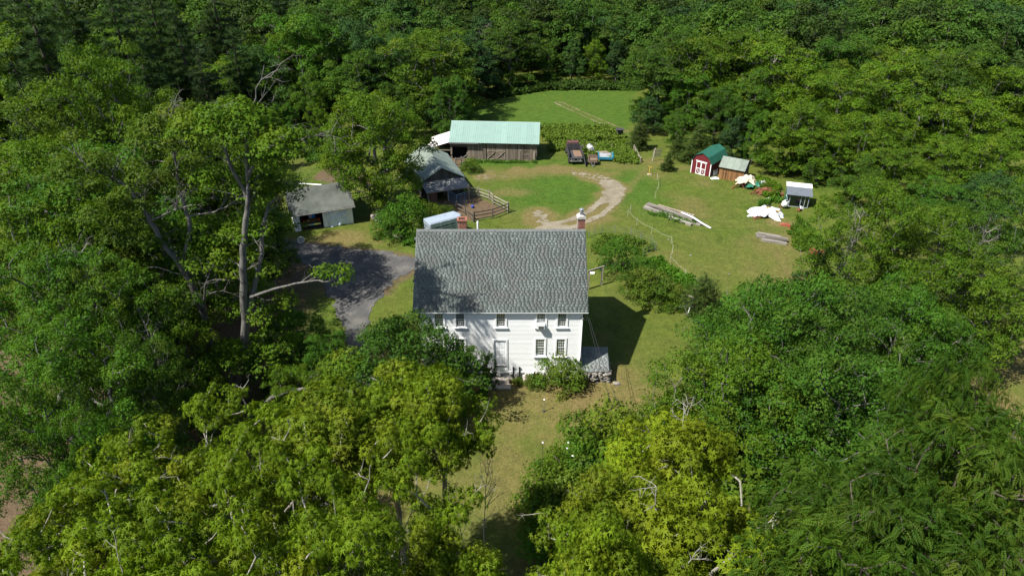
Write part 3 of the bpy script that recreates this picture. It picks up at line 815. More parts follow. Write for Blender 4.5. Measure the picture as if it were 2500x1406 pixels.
house = thing('farmhouse', 'two storey white clapboard farmhouse with a big grey shingle roof', 'house', (-.88, 44.55, 0))
W0, W1, DEP, SILL, EZ, RZ = -6.34, 6.33, 10.1, .9, 6.85, 11.2
def hx(px, py): 
    p = AT(px, py, 44.5); return p[0] + .88, p[2]
wins = []
for xa, xb in [(1062, 1083.5), (1113.6, 1134.8), (1212, 1233.8), (1310, 1331), (1361, 1382)]:
    a, zb = hx(xa, 799); b, _ = hx(xb, 799); wins.append((a, b, zb, 6.72, 'up'))
for xa, xb in [(1307.5, 1330), (1357.7, 1380)]:
    a, zb = hx(xa, 869.7); b, zt = hx(xb, 828.5)[0], hx(xa, 828.5)[1]; wins.append((a, b, zb, zt, 'low'))
for xa in (1062.5, 1113.5): 
    a, zb = hx(xa, 869.7); wins.append((a, a + .74, zb, zb + 1.68, 'low'))
dx0, dzb = hx(1207, 892.6); dx1, dzt = hx(1235, 831.5)
door_o = (dx0, dx1, dzb, dzt)
CAS = .13
openings = [(a - CAS, b + CAS, z0 - CAS*.6, z1 + CAS) for a, b, z0, z1, _ in wins] + [(dx0 - CAS, dx1 + CAS, SILL + .02, dzt + CAS)]
holes = [(a, b, z0, z1) for a, b, z0, z1, _ in wins] + [(dx0, dx1, dzb, dzt)]
# front sheathing round the holes, then the other walls
mb = MB(); zs = sorted({SILL, EZ - .05} | {h[2] for h in holes} | {h[3] for h in holes})
for z0, z1 in zip(zs[:-1], zs[1:]):
    for a, b in strip_split(W0, W1, z0, z1, holes): mb.box(a, b, .02, .16, z0, z1)
mb.prism([(W0 + .02, SILL), (W1 - .02, SILL), (W1 - .02, EZ), (W0 + .02, EZ)], DEP - .16, DEP - .02, 'y')
for xa, xb in ((W0 + .02, W0 + .16), (W1 - .16, W1 - .02)):
    mb.prism([(.17, SILL), (DEP - .17, SILL), (DEP - .17, EZ - .05), (DEP/2, RZ - .3), (.17, EZ - .05)], xa, xb, 'x')
mb.build('wall', M_white, house)
MB().box(W0 + .2, W1 - .2, .2, DEP - .2, SILL + .02, SILL + .1).box(W0 + .2, W1 - .2, .2, DEP - .2, 3.9, 4.0).build('floor', M_dwood, house)
clap = MB().add([(0, 0, 0), (1, 0, 0), (1, 0, 1), (0, 0, 1), (0, -.030, 0), (1, -.030, 0), (1, -.008, 1.12), (0, -.008, 1.12)],
                [(4, 5, 6, 7), (0, 1, 5, 4), (0, 4, 7, 3), (1, 2, 6, 5), (3, 7, 6, 2)]).mesh('clapboard', M_clap)
n = 47; ez = (EZ - .1 - SILL)/n
for i in range(n):
    z = SILL + i*ez
    for a, b in strip_split(W0 + .12, W1 - .12, z, z + ez, openings):
        put('clapboard', clap, house, (a, .02, z), None, (b - a, 1, ez))
for xs, sgn in ((W1 - .02, 1), (W0 + .02, -1)):                    # gable ends
    for i in range(78):
        z = SILL + i*ez
        lo = .12 if z < EZ - .2 else .12 + (z - EZ + .25)*(DEP/2)/(RZ - EZ)
        if DEP/2 - lo < .15: break
        put('clapboard', clap, house, (xs, lo if sgn > 0 else DEP - lo, z), (0, 0, R(90)*sgn), (DEP - 2*lo, 1, ez))
for x0, x1 in ((W0 - .02, W0 + .115), (W1 - .115, W1 + .02)):
    MB().box(x0, x1, -.035, .10, SILL - .05, EZ - .08).build('corner_board', M_trimw, house)
MB().box(W0, W1, -.045, .015, SILL - .16, SILL - .002).build('water_table', M_trimw, house)
MB().box(W0 + .02, W1 - .02, .06, DEP - .06, -.4, SILL - .02).build('foundation', M_found, house)
fnd = house.children[-1]
for k in range(46):
    x = -1.0 + 7.2*rng.random() if k < 34 else W0 + 5*rng.random()
    stone(fnd, x, .02, .02 + .55*rng.random(), .42, .22, .26 + .1*rng.random(), ST_white)
# windows: twelve over twelve sashes
def window(a, b, z0, z1, kind, k):
    w = MB()
    w.box(a - CAS, a, -.055, .05, z0 - .02, z1 + CAS); w.box(b, b + CAS, -.055, .05, z0 - .02, z1 + CAS); w.box(a, b, -.055, .05, z1, z1 + CAS)
    wo = w.build('window', M_trimw, house)
    MB().box(a - CAS - .07, b + CAS + .07, -.12, .05, z0 - .085, z0 - .022).build('sill', M_trimw, wo)
    zm = (z0 + z1)/2
    for s, (s0, s1, y) in enumerate(((zm - .02, z1, .01), (z0, zm + .02, .045))):
        m = MB(); f = .045
        m.box(a, a + f, y, y + .03, s0, s1); m.box(b - f, b, y, y + .03, s0, s1); m.box(a + f, b - f, y, y + .03, s0, s0 + f); m.box(a + f, b - f, y, y + .03, s1 - f, s1)
        for i in (1, 2, 3):
            x = a + f + (b - a - 2*f)*i/4; m.box(x - .010, x + .010, y + .004, y + .026, s0 + f, s1 - f)
        for i in (1, 2):
            z = s0 + f + (s1 - s0 - 2*f)*i/3; m.box(a + f, b - f, y + .006, y + .024, z - .010, z + .010)
        m.build('sash', M_trimw, wo)
        MB().box(a + f - .005, b - f + .005, y + .013, y + .017, s0 + f - .005, s1 - f + .005).build('pane', M_glass, wo)
    c = MB(); zt = z1 if kind == 'low' else z0 + (z1 - z0)*(.45 if k != 4 else .62)
    for q in range(10):
        x0 = a + (b - a)*q/10; c.add([(x0, .085 + .015*(q % 2), z0 + .03), (x0 + (b - a)/10, .085 + .015*((q+1) % 2), z0 + .03), (x0 + (b - a)/10, .085 + .015*((q+1) % 2), zt), (x0, .085 + .015*(q % 2), zt)], [(0, 1, 2, 3)])
    if k not in (2, 3): c.build('curtain', M_curtain, wo)
for k, wv in enumerate(wins): window(*wv, k)
# front door
d = MB(); d.box(dx0 - CAS, dx0, -.055, .06, SILL + .1, dzt + CAS); d.box(dx1, dx1 + CAS, -.055, .06, SILL + .1, dzt + CAS); d.box(dx0, dx1, -.055, .06, dzt, dzt + CAS); d.box(dx0, dx1, -.04, .06, SILL + .03, dzb - .05)
do = d.build('door', M_trimw, house)
leaf = MB().box(dx0 + .01, dx1 - .01, .03, .07, dzb, dzt - .01)
for i in range(2):
    for zz in ((.08, .36), (.42, .62), (.68, .93)):
        xx = dx0 + .10 + i*(dx1 - dx0 - .1)*.5; leaf.box(xx, xx + (dx1 - dx0)*.32, .018, .031, dzb + (dzt - dzb)*zz[0], dzb + (dzt - dzb)*zz[1])
leaf.build('door_leaf', worn('grey_white_door', (.80, .82, .83), (.73, .75, .76), .5, scale=2, amount=.3, bmp=.03), do)
MB().box(dx0 - .04, dx1 + .04, -.10, .06, dzb - .05, dzb - .002).build('threshold', M_dwood, do)
hn = MB(); hn.lathe([(.012, 0), (.032, .02), (.034, .05), (.01, .07)], n=8); hn.build('handle', M_black, do, (dx0 + .10, .02, dzb + (dzt - dzb)*.45), (R(90), 0, 0))
hn.build('handle', M_black, do, (dx0 + .10, .02, dzb + (dzt - dzb)*.53), (R(90), 0, 0))
# roof
SL = math.hypot(5.3, RZ - EZ); SA = math.atan2(RZ - EZ, 5.3); RX0, RX1 = -7.63 + .88, 5.87 + .88
M_sh = shingle_mat('grey_green_shingle', (.165, .190, .177), (.092, .103, .097))
roof = MB().prism([(-.25, EZ - .12), (-.25, EZ - .015), (5.05, RZ - .015), (10.35, EZ - .015), (10.35, EZ - .12), (5.05, RZ - .16)], RX0 + .02, RX1 - .02, 'x').build('roof', M_trimw, house)
V, Fq, T4 = shingles(RX1 - RX0, SL, 31, rng)
sh = np_mesh('shingle', V, Fq, M_sh, False, {'tint': T4})
for yy, rz in ((-.27, 0), (10.37, math.pi)):
    o = put('shingle', sh, roof, (RX0 if rz == 0 else RX1, yy, EZ - .012), (SA, 0, rz)); o['kind'] = 'stuff'
rc = MB()
for i in range(44):
    x = RX0 + (RX1 - RX0)*i/44
    rc.add([(x, 5.05 - .15, RZ - .10), (x + .31, 5.05 - .15, RZ - .10), (x + .31, 5.05, RZ + .045), (x, 5.05, RZ + .035), (x, 5.05 + .15, RZ - .10), (x + .31, 5.05 + .15, RZ - .10)], [(0, 1, 2, 3), (3, 2, 5, 4)])
rco = rc.build('ridge_cap', worn('ridge_shingle', (.12, .13, .125), (.08, .08, .08), .95, scale=3), roof)
MB().box(RX0, RX1, -.262, -.22, EZ - .13, EZ - .03).build('fascia', M_trimw, roof)
# chimneys on the rear slope
def chimney(cx, cy, w, d, zb, zt, cap):
    ch = MB().box(cx - w/2 + .012, cx + w/2 - .012, cy - d/2 + .012, cy + d/2 - .012, zb, zt).build('chimney', M_mortar, house)
    bm = MB().box(0, .2, 0, .1, 0, .058).mesh('brick', M_brick); rows = int((zt - zb)/.075)
    for r in range(rows):
        z = zb + r*.075
        for (ox, oy, ln, rz) in ((cx - w/2, cy - d/2, w, 0), (cx + w/2, cy - d/2, d, R(90))):
            k = max(2, round(ln/.22)); bl = ln/k
            for i in range(k):
                t = (i + (.5 if r % 2 else 0))*bl
                L = min(bl - .012, ln - t - .005)
                if L < .04: continue
                c, s = math.cos(rz), math.sin(rz)
                put('brick', bm, ch, (ox + c*t, oy + s*t, z), (0, 0, rz), (L/.2, .1, 1))
    c = MB()
    if cap == 'open':
        c.box(cx - w/2 - .05, cx + w/2 + .05, cy - d/2 - .05, cy - d/2 + .10, zt, zt + .12); c.box(cx - w/2 - .05, cx + w/2 + .05, cy + d/2 - .10, cy + d/2 + .05, zt, zt + .12)
        c.box(cx - w/2 - .05, cx - w/2 + .10, cy - d/2 + .10, cy + d/2 - .10, zt, zt + .12); c.box(cx + w/2 - .10, cx + w/2 + .05, cy - d/2 + .10, cy + d/2 - .10, zt, zt + .12)
        c.build('chimney_cap', M_brick, ch)
        MB().box(cx - w/2 + .1, cx + w/2 - .1, cy - d/2 + .1, cy + d/2 - .1, zt + .001, zt + .02).build('flue', M_black, ch)
    else:
        c.prism([(cx - w/2 - .06, zt), (cx + w/2 + .06, zt), (cx + w/2 + .04, zt + .10), (cx + .16, zt + .24), (cx - .16, zt + .24), (cx - w/2 - .04, zt + .10)], cy - d/2 - .05, cy + d/2 + .05, 'y')
        c.build('chimney_cap', M_cement, ch)
        f = MB(); f.lathe([(.11, .24), (.11, .50), (.17, .51), (.17, .58), (.12, .60), (.12, .72), (.20, .74), (.03, .82)], (cx, cy, zt), 12); f.build('flue', M_steel, ch)
q = AT(1128, 537, 50.6); chimney(q[0] + .88, 50.6 - 44.55, .70, .60, 9.9, q[2], 'open')
q = AT(1419, 531, 50.6); chimney(q[0] + .88, 50.6 - 44.55, .62, .62, 9.9, q[2], 'cap')
q = AT(1166, 542, 51.2); vp = MB(); vp.tube([(0, 0, 0), (0, 0, q[2] - 9.8)], .075, 10); vp.lathe([(.075, 0), (.05, .06)], (0, 0, q[2] - 9.8), 10); vp.build('vent_pipe', M_white, house, (q[0] + .88, 51.2 - 44.55, 9.8))
# electric service on the corner
e = MB(); e.tube([(W1 + .02, -.07, 6.2), (W1 + .02, -.07, 2.4), (W1 - .05, -.07, 2.0)], .035, 6); e.build('conduit', M_trimw, house)
e = MB(); e.box(W1 + .03, W1 + .16, .15, .55, 1.6, 2.4); e.build('meter_box', worn('grey_box', (.5, .5, .5), (.42, .42, .42), .5, bmp=0), house)
e = MB(); e.tube([(W1 + .02, -.07, 6.2), (W1 + .12, -.12, 6.35), (W1 + .30, -.2, 6.28), (W1 + .42, -.2, 6.4), (W1 + .40, -.2, 6.5)], .022, 5); e.tube([(W1 + .02, -.07, 6.15), (W1 - .12, -.16, 6.3), (W1 - .2, -.16, 6.24), (W1 + .05, -.2, 6.05), (W1 + .35, -.25, 6.15)], .02, 5); e.build('service_loop', M_black, house)
for px0 in (1253, 1268):
    x, z = hx(px0, 905); pz = MB(); pz.tube([(x, -.06, .35), (x, -.06, z + .30)], .055, 8); pz.lathe([(.08, 0), (.08, .08)], (x, -.06, z + .3), 8); pz.build('fill_pipe', M_black, house)
x, z = hx(1298, 905); MB().box(x - .16, x + .16, -.32, -.06, .05, .95).build('utility_cabinet', M_trimw, house)
x, z = hx(1283, 905); t = MB(); t.lathe([(.05, 0), (.2, .05), (.22, .35), (.12, .42)], (x, -.3, 0), 10); t.build('stone_pot', M_granite, house)
st = thing('doorstep', 'rough granite block set as a step below the front door', 'step', (-.88 + (dx0 + dx1)/2, 44.2, 0))
MB().prism([(-.72, 0), (.70, 0), (.72, .40), (.66, .46), (-.68, .45), (-.74, .38)], -.35, .10, 'y').build('step_block', M_granite, st)
MB().prism([(-.95, 0), (.9, 0), (.85, .16), (-.9, .15)], -.95, -.36, 'y').build('lower_slab', M_granite, st)
# window air conditioner
a, b, z0 = wins[3][0], wins[3][1], wins[3][2]
ac = thing('air_conditioner', 'white window air conditioner in an upper window of the farmhouse', 'air conditioner', (-.88 + (a + b)/2, 44.55, z0 + .01))
MB().box(-.27, .27, -.36, .02, 0, .40).build('casing', M_trimw, ac)
g = MB(); g.box(-.20, .20, -.375, -.361, .05, .30)
g.build('grille', M_black, ac); g = MB()
for i in range(6): g.box(-.20, .20, -.385, -.376, .07 + .04*i, .08 + .04*i)
g.build('fin', M_steel, ac)

# ---- cellar hatch with its stone walls
A = G(1418, 928); hw = 2.35
hat = thing('cellar_hatch', 'shingled cellar hatch on dry stone walls at the house corner', 'hatch', (5.55, 44.3, 0))
V, Fq, T4 = shingles(hw, 2.3, 14, rng, period=.34, dark=.6)
M_sh2 = shingle_mat('pale_grey_shingle', (.25, .275, .268), (.20, .22, .215))
hr = MB().prism([(-.08, 1.0), (-.08, 1.06), (2.0, 2.02), (2.0, 1.96)], 0, hw, 'x').build('roof', M_dwood, hat)
o = put('shingle', np_mesh('hatch_shingle', V, Fq, M_sh2, False, {'tint': T4}), hr, (0, -.09, 1.062), (math.atan2(.96, 2.08), 0, 0)); o['kind'] = 'stuff'
MB().prism([(.1, 0), (.1, 1.0), (2.0, 1.93), (2.0, 0)], .12, hw - .12, 'x').build('core', M_stone, hat)
for zc in range(6):
    x = .1
    while x < hw + .05:
        w = .28 + .3*rng.random(); stone(hat, min(x + w/2, hw), .02 + rng.normal(0, .05), zc*.165 - .03, w*1.05, .34, .19)
        x += w*.92
    y = .25
    while y < 2.0:
        w = .3 + .25*rng.random()
        if zc*.165 < .9 + y*.3: stone(hat, hw + .0, y, zc*.165 - .03, .34, w*1.05, .19)
        y += w*.95
st = thing('boulder', 'small boulder on the lawn in front of the cellar hatch', 'stone', G(1505, 938)); stone(st, 0, 0, -.08, .62, .4, .32, ST_field)

# ---- service cables from the corner of the house to a pole below the trees
pole = AT(1580, 1190, 29.0); pole[2] = 0
po = thing('utility_pole', 'utility pole standing among the bushes right of the lawn', 'pole', pole)
MB().tube([(0, 0, -.3), (0, 0, 5.6)], [.13, .09], 8).build('mast', M_bark_dark, po); MB().bar((-.5, 0, 5.3), (.5, 0, 5.3), .1, .1).build('cross_arm', M_bark_dark, po)
for k, (dx, lab) in enumerate(((-.4, 'thin black cable running from the house corner over the lawn, left one'), (.4, 'thin black cable running from the house corner over the cellar hatch, right one'))):
    a = np.array([5.85 + .1*k, 44.3, 6.3]); b = np.array([pole[0] + dx, pole[1], 5.36]); c = MB()
    c.tube([a + (b - a)*t - [0, 0, 1.1*math.sin(math.pi*t)] for t in np.linspace(0, 1, 14)], .016, 5)
    o = c.build('overhead_cable', M_black, None); tag(o, lab, 'cable')

# ---- generic plank building
def roof_panels(parent, L, y0, z0, y1, z1, w, mat, x0=0., ribs=3, flip=False, th=.035):
    """metal sheets with raised ribs laid side by side up one slope from (y0, z0) at the eave to (y1, z1) at the ridge"""
    S = math.hypot(y1 - y0, z1 - z0); sl = math.atan2(z1 - z0, abs(y1 - y0)); k = max(1, round(L/w)); pw = L/k
    m = MB().box(0, pw - .004, 0, S, 0, th*.5)
    for i in range(ribs):
        x = pw*(i + .03)/ribs; m.add([(x, 0, th*.5), (x + .05, 0, th*.5), (x + .038, 0, th*1.25), (x + .012, 0, th*1.25), (x, S, th*.5), (x + .05, S, th*.5), (x + .038, S, th*1.25), (x + .012, S, th*1.25)],
                                     [(0, 1, 2, 3), (4, 7, 6, 5), (1, 5, 6, 2), (2, 6, 7, 3), (3, 7, 4, 0)])
    me = m.mesh('roof_panel', mat)
    for i in range(k):
        if not flip: put('roof_panel', me, parent, (x0 + i*pw, y0, z0), (sl, 0, 0))
        else: put('roof_panel', me, parent, (x0 + (i + 1)*pw, y0, z0), (sl, 0, math.pi))
def board_wall(parent, x0, x1, z0, ztop, w, y, mat, openings=(), th=.03, jag=.05, axis='x'):
    """upright boards, each its own piece; ztop may depend on x"""
    k = max(1, round((x1 - x0)/w)); bw = (x1 - x0)/k
    for i in range(k):
        a = x0 + i*bw; b = a + bw - .008; c = (a + b)/2
        zt = ztop(c) if callable(ztop) else ztop
        spans = [(z0 - jag*rng.random(), zt)]
        for oa, ob, oz0, oz1 in openings:
            if oa < c < ob:
                spans = [s for (p, q) in spans for s in ((p, min(q, oz0)), (max(p, oz1), q)) if s[1] - s[0] > .05]
        for p, q in spans:
            t = th*(.8 + .5*rng.random())
            if axis == 'x': ubox('board', mat, parent, a, b, y - t, y, p, q)
            else: ubox('board', mat, parent, y, y + t, a, b, p, q)

# ---- barn
A, B = G(1101, 387), G(1310.6, 393); Lb, rz = frame(A, B)
barn = thing('barn', 'long weathered plank barn with a mint green metal roof', 'barn', (A[0], A[1], min(A[2], B[2])), rz)
Dm = 7.4; hE = AT(1205, 347, (A[1] + B[1])/2 - .2)[2] - (A[2] + B[2])/2; hR = AT(1213, 298, (A[1] + B[1])/2 + Dm/2)[2] - (A[2] + B[2])/2
print('barn', Lb, hE, hR)
sx = Lb/209.6
op = (4*sx, 42*sx, .10, hE*.70)
board_wall(barn, 0, Lb, 0, hE - .03, .25, 0, M_gwood, [op, (88*sx, 133*sx, -.2, hE - .12), (177*sx, 191*sx, -.2, hE - .25)])
slope = (hR - hE)/(Dm/2)
for yy in (0, Lb): 
    board_wall(barn, 0, Dm, 0, lambda y: hE + slope*min(y, Dm - y) - .08, .27, yy - (.03 if yy else .03), M_gwood if yy else M_dwood, axis='y')
board_wall(barn, 0, Lb, 0, hE - .03, .5, Dm, M_dwood)
m = MB()
for x in (0.05, 43*sx, Lb/2, Lb - .2):
    m.box(x, x + .15, .02, .17, -.2, hE - .05); m.box(x, x + .15, Dm - .3, Dm - .12, -.2, hE - .05)
m.box(op[0] - .1, op[1] + .1, -.06, -.035, op[3], op[3] + .16); m.box(.1, Lb - .1, .03, .16, hE - .2, hE - .06)
m.build('timber_frame', M_dwood, barn)
MB().box(.1, Lb - .1, 1.8, 1.86, 0, hE - .3).box(.1, Lb - .1, .1, 1.8, -.02, .04).build('dark_backing', M_black, barn)  # void black sheet and floor strip paint the dark inside of the open bay
roof_panels(barn, Lb + .5, -.38, hE - slope*.38 + .06, Dm/2, hR + .06, .92, M_mint, -.2)
roof_panels(barn, Lb + .5, Dm + .38, hE - slope*.38 + .06, Dm/2, hR + .06, .92, M_mint, -.2, flip=True)
MB().prism([(Dm/2 - .18, hR - .03), (Dm/2, hR + .13), (Dm/2 + .18, hR - .03), (Dm/2, hR + .10)], -.22, Lb + .32, 'x').build('ridge_cap', M_mint, barn)
MB().box(-.2, 4.2*1.0, -.46, -.36, hE - slope*.38 - .08, hE - slope*.38 + .02).build('gutter', M_steel, barn)
for k in range(2):                                                  # a pair of braced doors
    x0 = (88.5 + 22.6*k)*sx; x1 = x0 + 21.6*sx; dw = x1 - x0; zt = hE - .14
    dr = MB().box(x0, x1, .0, .02, 0, zt).build('barn_door', M_dwood, barn)
    for i in range(5): ubox('board', M_gwood, dr, x0 + dw*i/5, x0 + dw*(i+1)/5 - .01, -.03, -.001, .02, zt - .02*rng.random())
    zb = zt*.52
    bc = MB(); bc.box(x0, x1, -.062, -.034, zb - .07, zb + .07); bc.box(x0, x1, -.062, -.034, .06, .2); bc.bar((x0 + .08, -.052, .2), (x1 - .08, -.052, zb - .06), .02, .14, (0, -1, 0)); bc.bar((x0 + .08, -.078, zb - .06), (x1 - .08, -.078, .2), .02, .14, (0, -1, 0))
    bc.box(x0, x0 + .1, -.064, -.036, .2, zb); bc.box(x1 - .1, x1, -.064, -.036, .2, zb)
    bc.build('brace', M_gwood2, dr)
x0, x1 = 177.5*sx, 190.5*sx
dr = MB().box(x0, x1, 0, .02, 0, hE - .26).build('barn_door', M_gwood, barn)
MB().box(x0, x1, -.045, -.001, 0, .12).box(x0, x1, -.045, -.001, .9, 1.0).box(x0, x1, -.045, -.001, 1.55, 1.63).build('ledge', M_gwood2, dr)
MB().lathe([(.12, 0), (.12, .03)], n=10).build('round_sign', M_gwood2, barn, (170*sx, -.04, hE*.55), (R(90), 0, 0))
for px in (74*sx, 198*sx):
    MB().prism([(-.10, 0), (.10, 0), (.16, .12), (-.16, .12)], -.2, 0, 'y').build('barn_lamp', M_white, barn, (px, -.1, hE - .22))
for i in range(3): MB().bar((Lb - .55 + .12*i, -.35, 0), (Lb - .5 + .1*i, -.06, 1.5), .07, .03).build('leaning_board', M_gwood2, barn)
# lean-to on the left
lw = 3.3; ltz0 = hE - .25; hL = ltz0 - 1.0
lean = MB(); m2 = Dm*.62
for i in range(5): lean.bar((-lw + .05, .1 + m2*i/4, hL - .02), (0, .1 + m2*i/4, ltz0 + .10), .08, .12)
lean.build('lean_to_rafter', M_dwood, barn)
for i in range(6):
    y0 = -.35 + (m2 + .6)*i/6; y1 = -.35 + (m2 + .6)*(i+1)/6 - .006; o = MB(); o.add([(-lw - .25, y0, hL), (-.02, y0, ltz0 + .18), (-.02, y1, ltz0 + .18), (-lw - .25, y1, hL), (-lw - .25, y0, hL + .03), (-.02, y0, ltz0 + .21), (-.02, y1, ltz0 + .21), (-lw - .25, y1, hL + .03)],
        [(0, 3, 2, 1), (4, 5, 6, 7), (0, 1, 5, 4), (1, 2, 6, 5), (2, 3, 7, 6), (3, 0, 4, 7)])
    for j in range(3): yy = y0 + (y1 - y0)*(j + .1)/3; o.bar((-lw - .25, yy, hL + .04), (-.02, yy, ltz0 + .22), .05, .03)
    o.build('lean_to_panel', M_pale_roof, barn)
for yy in (-.05, m2*.5, m2): MB().box(-lw - .05, -lw + .12, yy, yy + .17, -.4, hL - .08).build('lean_to_post', M_post, barn)
MB().box(-lw - .2, 0, -.38, -.33, hL - .12, hL + .0).build('lean_to_fascia', M_gwood2, barn).location = (0, 0, 0)
board_wall(barn, -lw, 0, 0, hL + .3, .3, m2 + .1, M_dwood)

# ---- small stable with a porch
A, B = G(1030, 484), G(1131, 471); Ls, rz = frame(A, B); hS = 2.25
stab = thing('stable', 'small grey plank stable with sage green roof and porch facing the paddock', 'stable', (A[0], A[1], (A[2] + B[2])/2), rz)
hA = AT(1077, 410, (A[1] + B[1])/2)[2] - (A[2] + B[2])/2; sl = (hA - hS)/(Ls/2); Dp = 8.5
print('stable', Ls, hA)
board_wall(stab, 0, Ls, 0, lambda x: hS + sl*min(x, Ls - x) - .05, .22, 0, M_dwood, [(Ls*.30, Ls*.52, -.3, 1.9), (Ls*.66, Ls*.9, .9, 1.7)])
for yy in (0, Ls): board_wall(stab, 0, Dp, 0, hS - .05, .3, yy, M_dwood, axis='y')
board_wall(stab, 0, Ls, 0, lambda x: hS + sl*min(x, Ls - x) - .05, .4, Dp, M_dwood)
MB().box(.1, Ls - .1, 2.6, 2.65, 0, hS).build('dark_backing', M_black, stab)  # black sheet standing in for the dark inside behind the front openings
piv = thing('gable_roof', None, None); piv.parent = stab
for side in (0, 1):                                                 # the slopes run along the depth
    S = math.hypot(Ls/2 + .35, sl*(Ls/2 + .35)); a = math.atan(sl); k = 5; pw = (Dp + .6)/k
    m = MB().box(0, pw - .006, 0, S, 0, .02)
    for i in range(1): m.bar((.03, 0, .03), (.03, S, .03), .05, .03)
    me = m.mesh('roof_panel', M_sage)
    for i in range(k):
        if side == 0: put('roof_panel', me, piv, (-.35, Dp + .3 - i*pw, hS - sl*.35 + .05), (a, 0, R(-90)))
        else: put('roof_panel', me, piv, (Ls + .35, -.3 + i*pw, hS - sl*.35 + .05), (a, 0, R(90)))
po = MB(); po.add([(-.1, 0, 2.20), (Ls + .05, 0, 2.20), (Ls + .3, -2.3, 1.66), (.15, -2.3, 1.66), (-.1, 0, 2.26), (Ls + .05, 0, 2.26), (Ls + .3, -2.3, 1.72), (.15, -2.3, 1.72)], [(0, 3, 2, 1), (4, 5, 6, 7), (0, 1, 5, 4), (1, 2, 6, 5), (2, 3, 7, 6), (3, 0, 4, 7)])
po.build('porch_roof', M_felt, stab)
MB().box(.15, Ls + .3, -2.34, -2.30, 1.60, 1.73).build('porch_fascia', M_gwood2, stab)
for x in (.3, Ls*.52, Ls + .1): MB().box(x, x + .14, -2.2, -2.06, -.3, 1.68).build('porch_post', M_railg, stab)
board_wall(stab, .2, Ls*.28, 0, 1.65, .2, -2.1, worn('reddish_board', (.15, .075, .05), (.08, .045, .035), .9, scale=1, stretch=(4, 1, 1.2), rnd=.3))
hut = thing('goat_shelter', 'low shelter with a green roof behind the stable', 'shelter', G(1092, 424), rz)
MB().box(-1.2, 1.0, 0, 1.4, 0, .95).build('wall', M_dwood, hut); MB().add([(-1.4, -.25, .95), (1.2, -.25, .95), (1.2, 1.6, 1.15), (-1.4, 1.6, 1.15), (-1.4, -.25, 1.0), (1.2, -.25, 1.0), (1.2, 1.6, 1.2), (-1.4, 1.6, 1.2)], [(0, 3, 2, 1), (4, 5, 6, 7), (0, 1, 5, 4), (1, 2, 6, 5), (2, 3, 7, 6), (3, 0, 4, 7)]).build('roof', M_sage, hut)

# ---- garage
A, B = G(722, 566), G(864, 545); Lg, rz = frame(A, B)
gar = thing('garage', 'low white two bay garage with a mossy felt roof', 'garage', (A[0], A[1], (A[2] + B[2])/2), rz)
hG = 2.25; Dg = 7.0; hr_ = AT(836, 454, 76.6)[2] - A[2]; rise = max(1.0, min(1.7, hr_ - hG)); print('garage', Lg, hr_)
u = Lg/142.
m = MB(); m.box(0, 14*u, 0, .14, -.3, hG); m.box(69*u, 79*u, 0, .14, -.3, hG); m.box(129*u, Lg, 0, .14, -.3, hG); m.box(14*u, 69*u, .0, .14, hG - .22, hG); m.box(79*u, 129*u, 0, .14, hG - .22, hG)
m.box(0, Lg, Dg - .14, Dg, -.3, hG)
for x in (0, Lg - .14): m.prism([(.142, -.3), (Dg - .142, -.3), (Dg - .142, hG), (Dg/2, hG + rise - .05), (.142, hG)], x + .001, x + .139, 'x')
m.build('wall', M_white, gar)
MB().box(.15, Lg - .15, .2, Dg - .2, .0, .03).build('floor', worn('oily_floor', (.08, .075, .07), (.04, .04, .04), .9), gar)
rs = rise/(Dg/2); sag = lambda x: -.10*math.sin(math.pi*x/Lg)
gr = MB(); nn = 10
for side in (0, 1):
    vs = []; fs = []
    for i in range(nn + 1):
        x = -.35 + (Lg + .7)*i/nn
        ye, yr = (-.35, Dg/2) if side == 0 else (Dg + .35, Dg/2)
        vs += [(x, ye, hG - rs*.35 + .02), (x, yr, hG + rise + .04 + sag(x)), (x, ye, hG - rs*.35 + .12), (x, yr, hG + rise + .14 + sag(x))]
    for i in range(nn):
        b = 4*i; fs += [(b, b+1, b+5, b+4), (b+2, b+6, b+7, b+3), (b, b+4, b+6, b+2), (b+1, b+3, b+7, b+5)]
    fs += [(0, 2, 3, 1), (4*nn, 4*nn+1, 4*nn+3, 4*nn+2)]
    gr.add(vs, fs)
gr.build('roof', M_asph, gar)
MB().box(-.36, Lg + .36, -.385, -.352, hG - rs*.35 - .03, hG - rs*.35 + .05).build('fascia', M_cement, gar)
vs = []; fs = []; nx_, nz_ = 26, 20                                   # the tarpaulin over the right bay hangs in folds
for j in range(nz_ + 1):
    for i in range(nx_ + 1):
        s, t = i/nx_, j/nz_; x = 79*u + 50*u*s; z = .02 + (hG - .1)*t
        fold = .05*math.sin(9*s + 7*(1 - t)*s + 2) * (1 - t*.6) + .035*math.sin(16*t - 6*s) + .02*math.sin(30*s + 8*t)
        vs.append((x, -.06 + fold*1.3 - .10*(1 - t)*math.sin(math.pi*s), z))
for j in range(nz_):
    for i in range(nx_): k = j*(nx_ + 1) + i; fs.append((k, k + 1, k + nx_ + 2, k + nx_ + 1))
tp = MB().add(vs, fs).build('tarpaulin', M_tarp, gar, smooth=True)
print('house done')

M_dump = worn('faded_black_paint', (.045, .045, .048), (.02, .02, .022), .7, scale=3, bmp=.2)
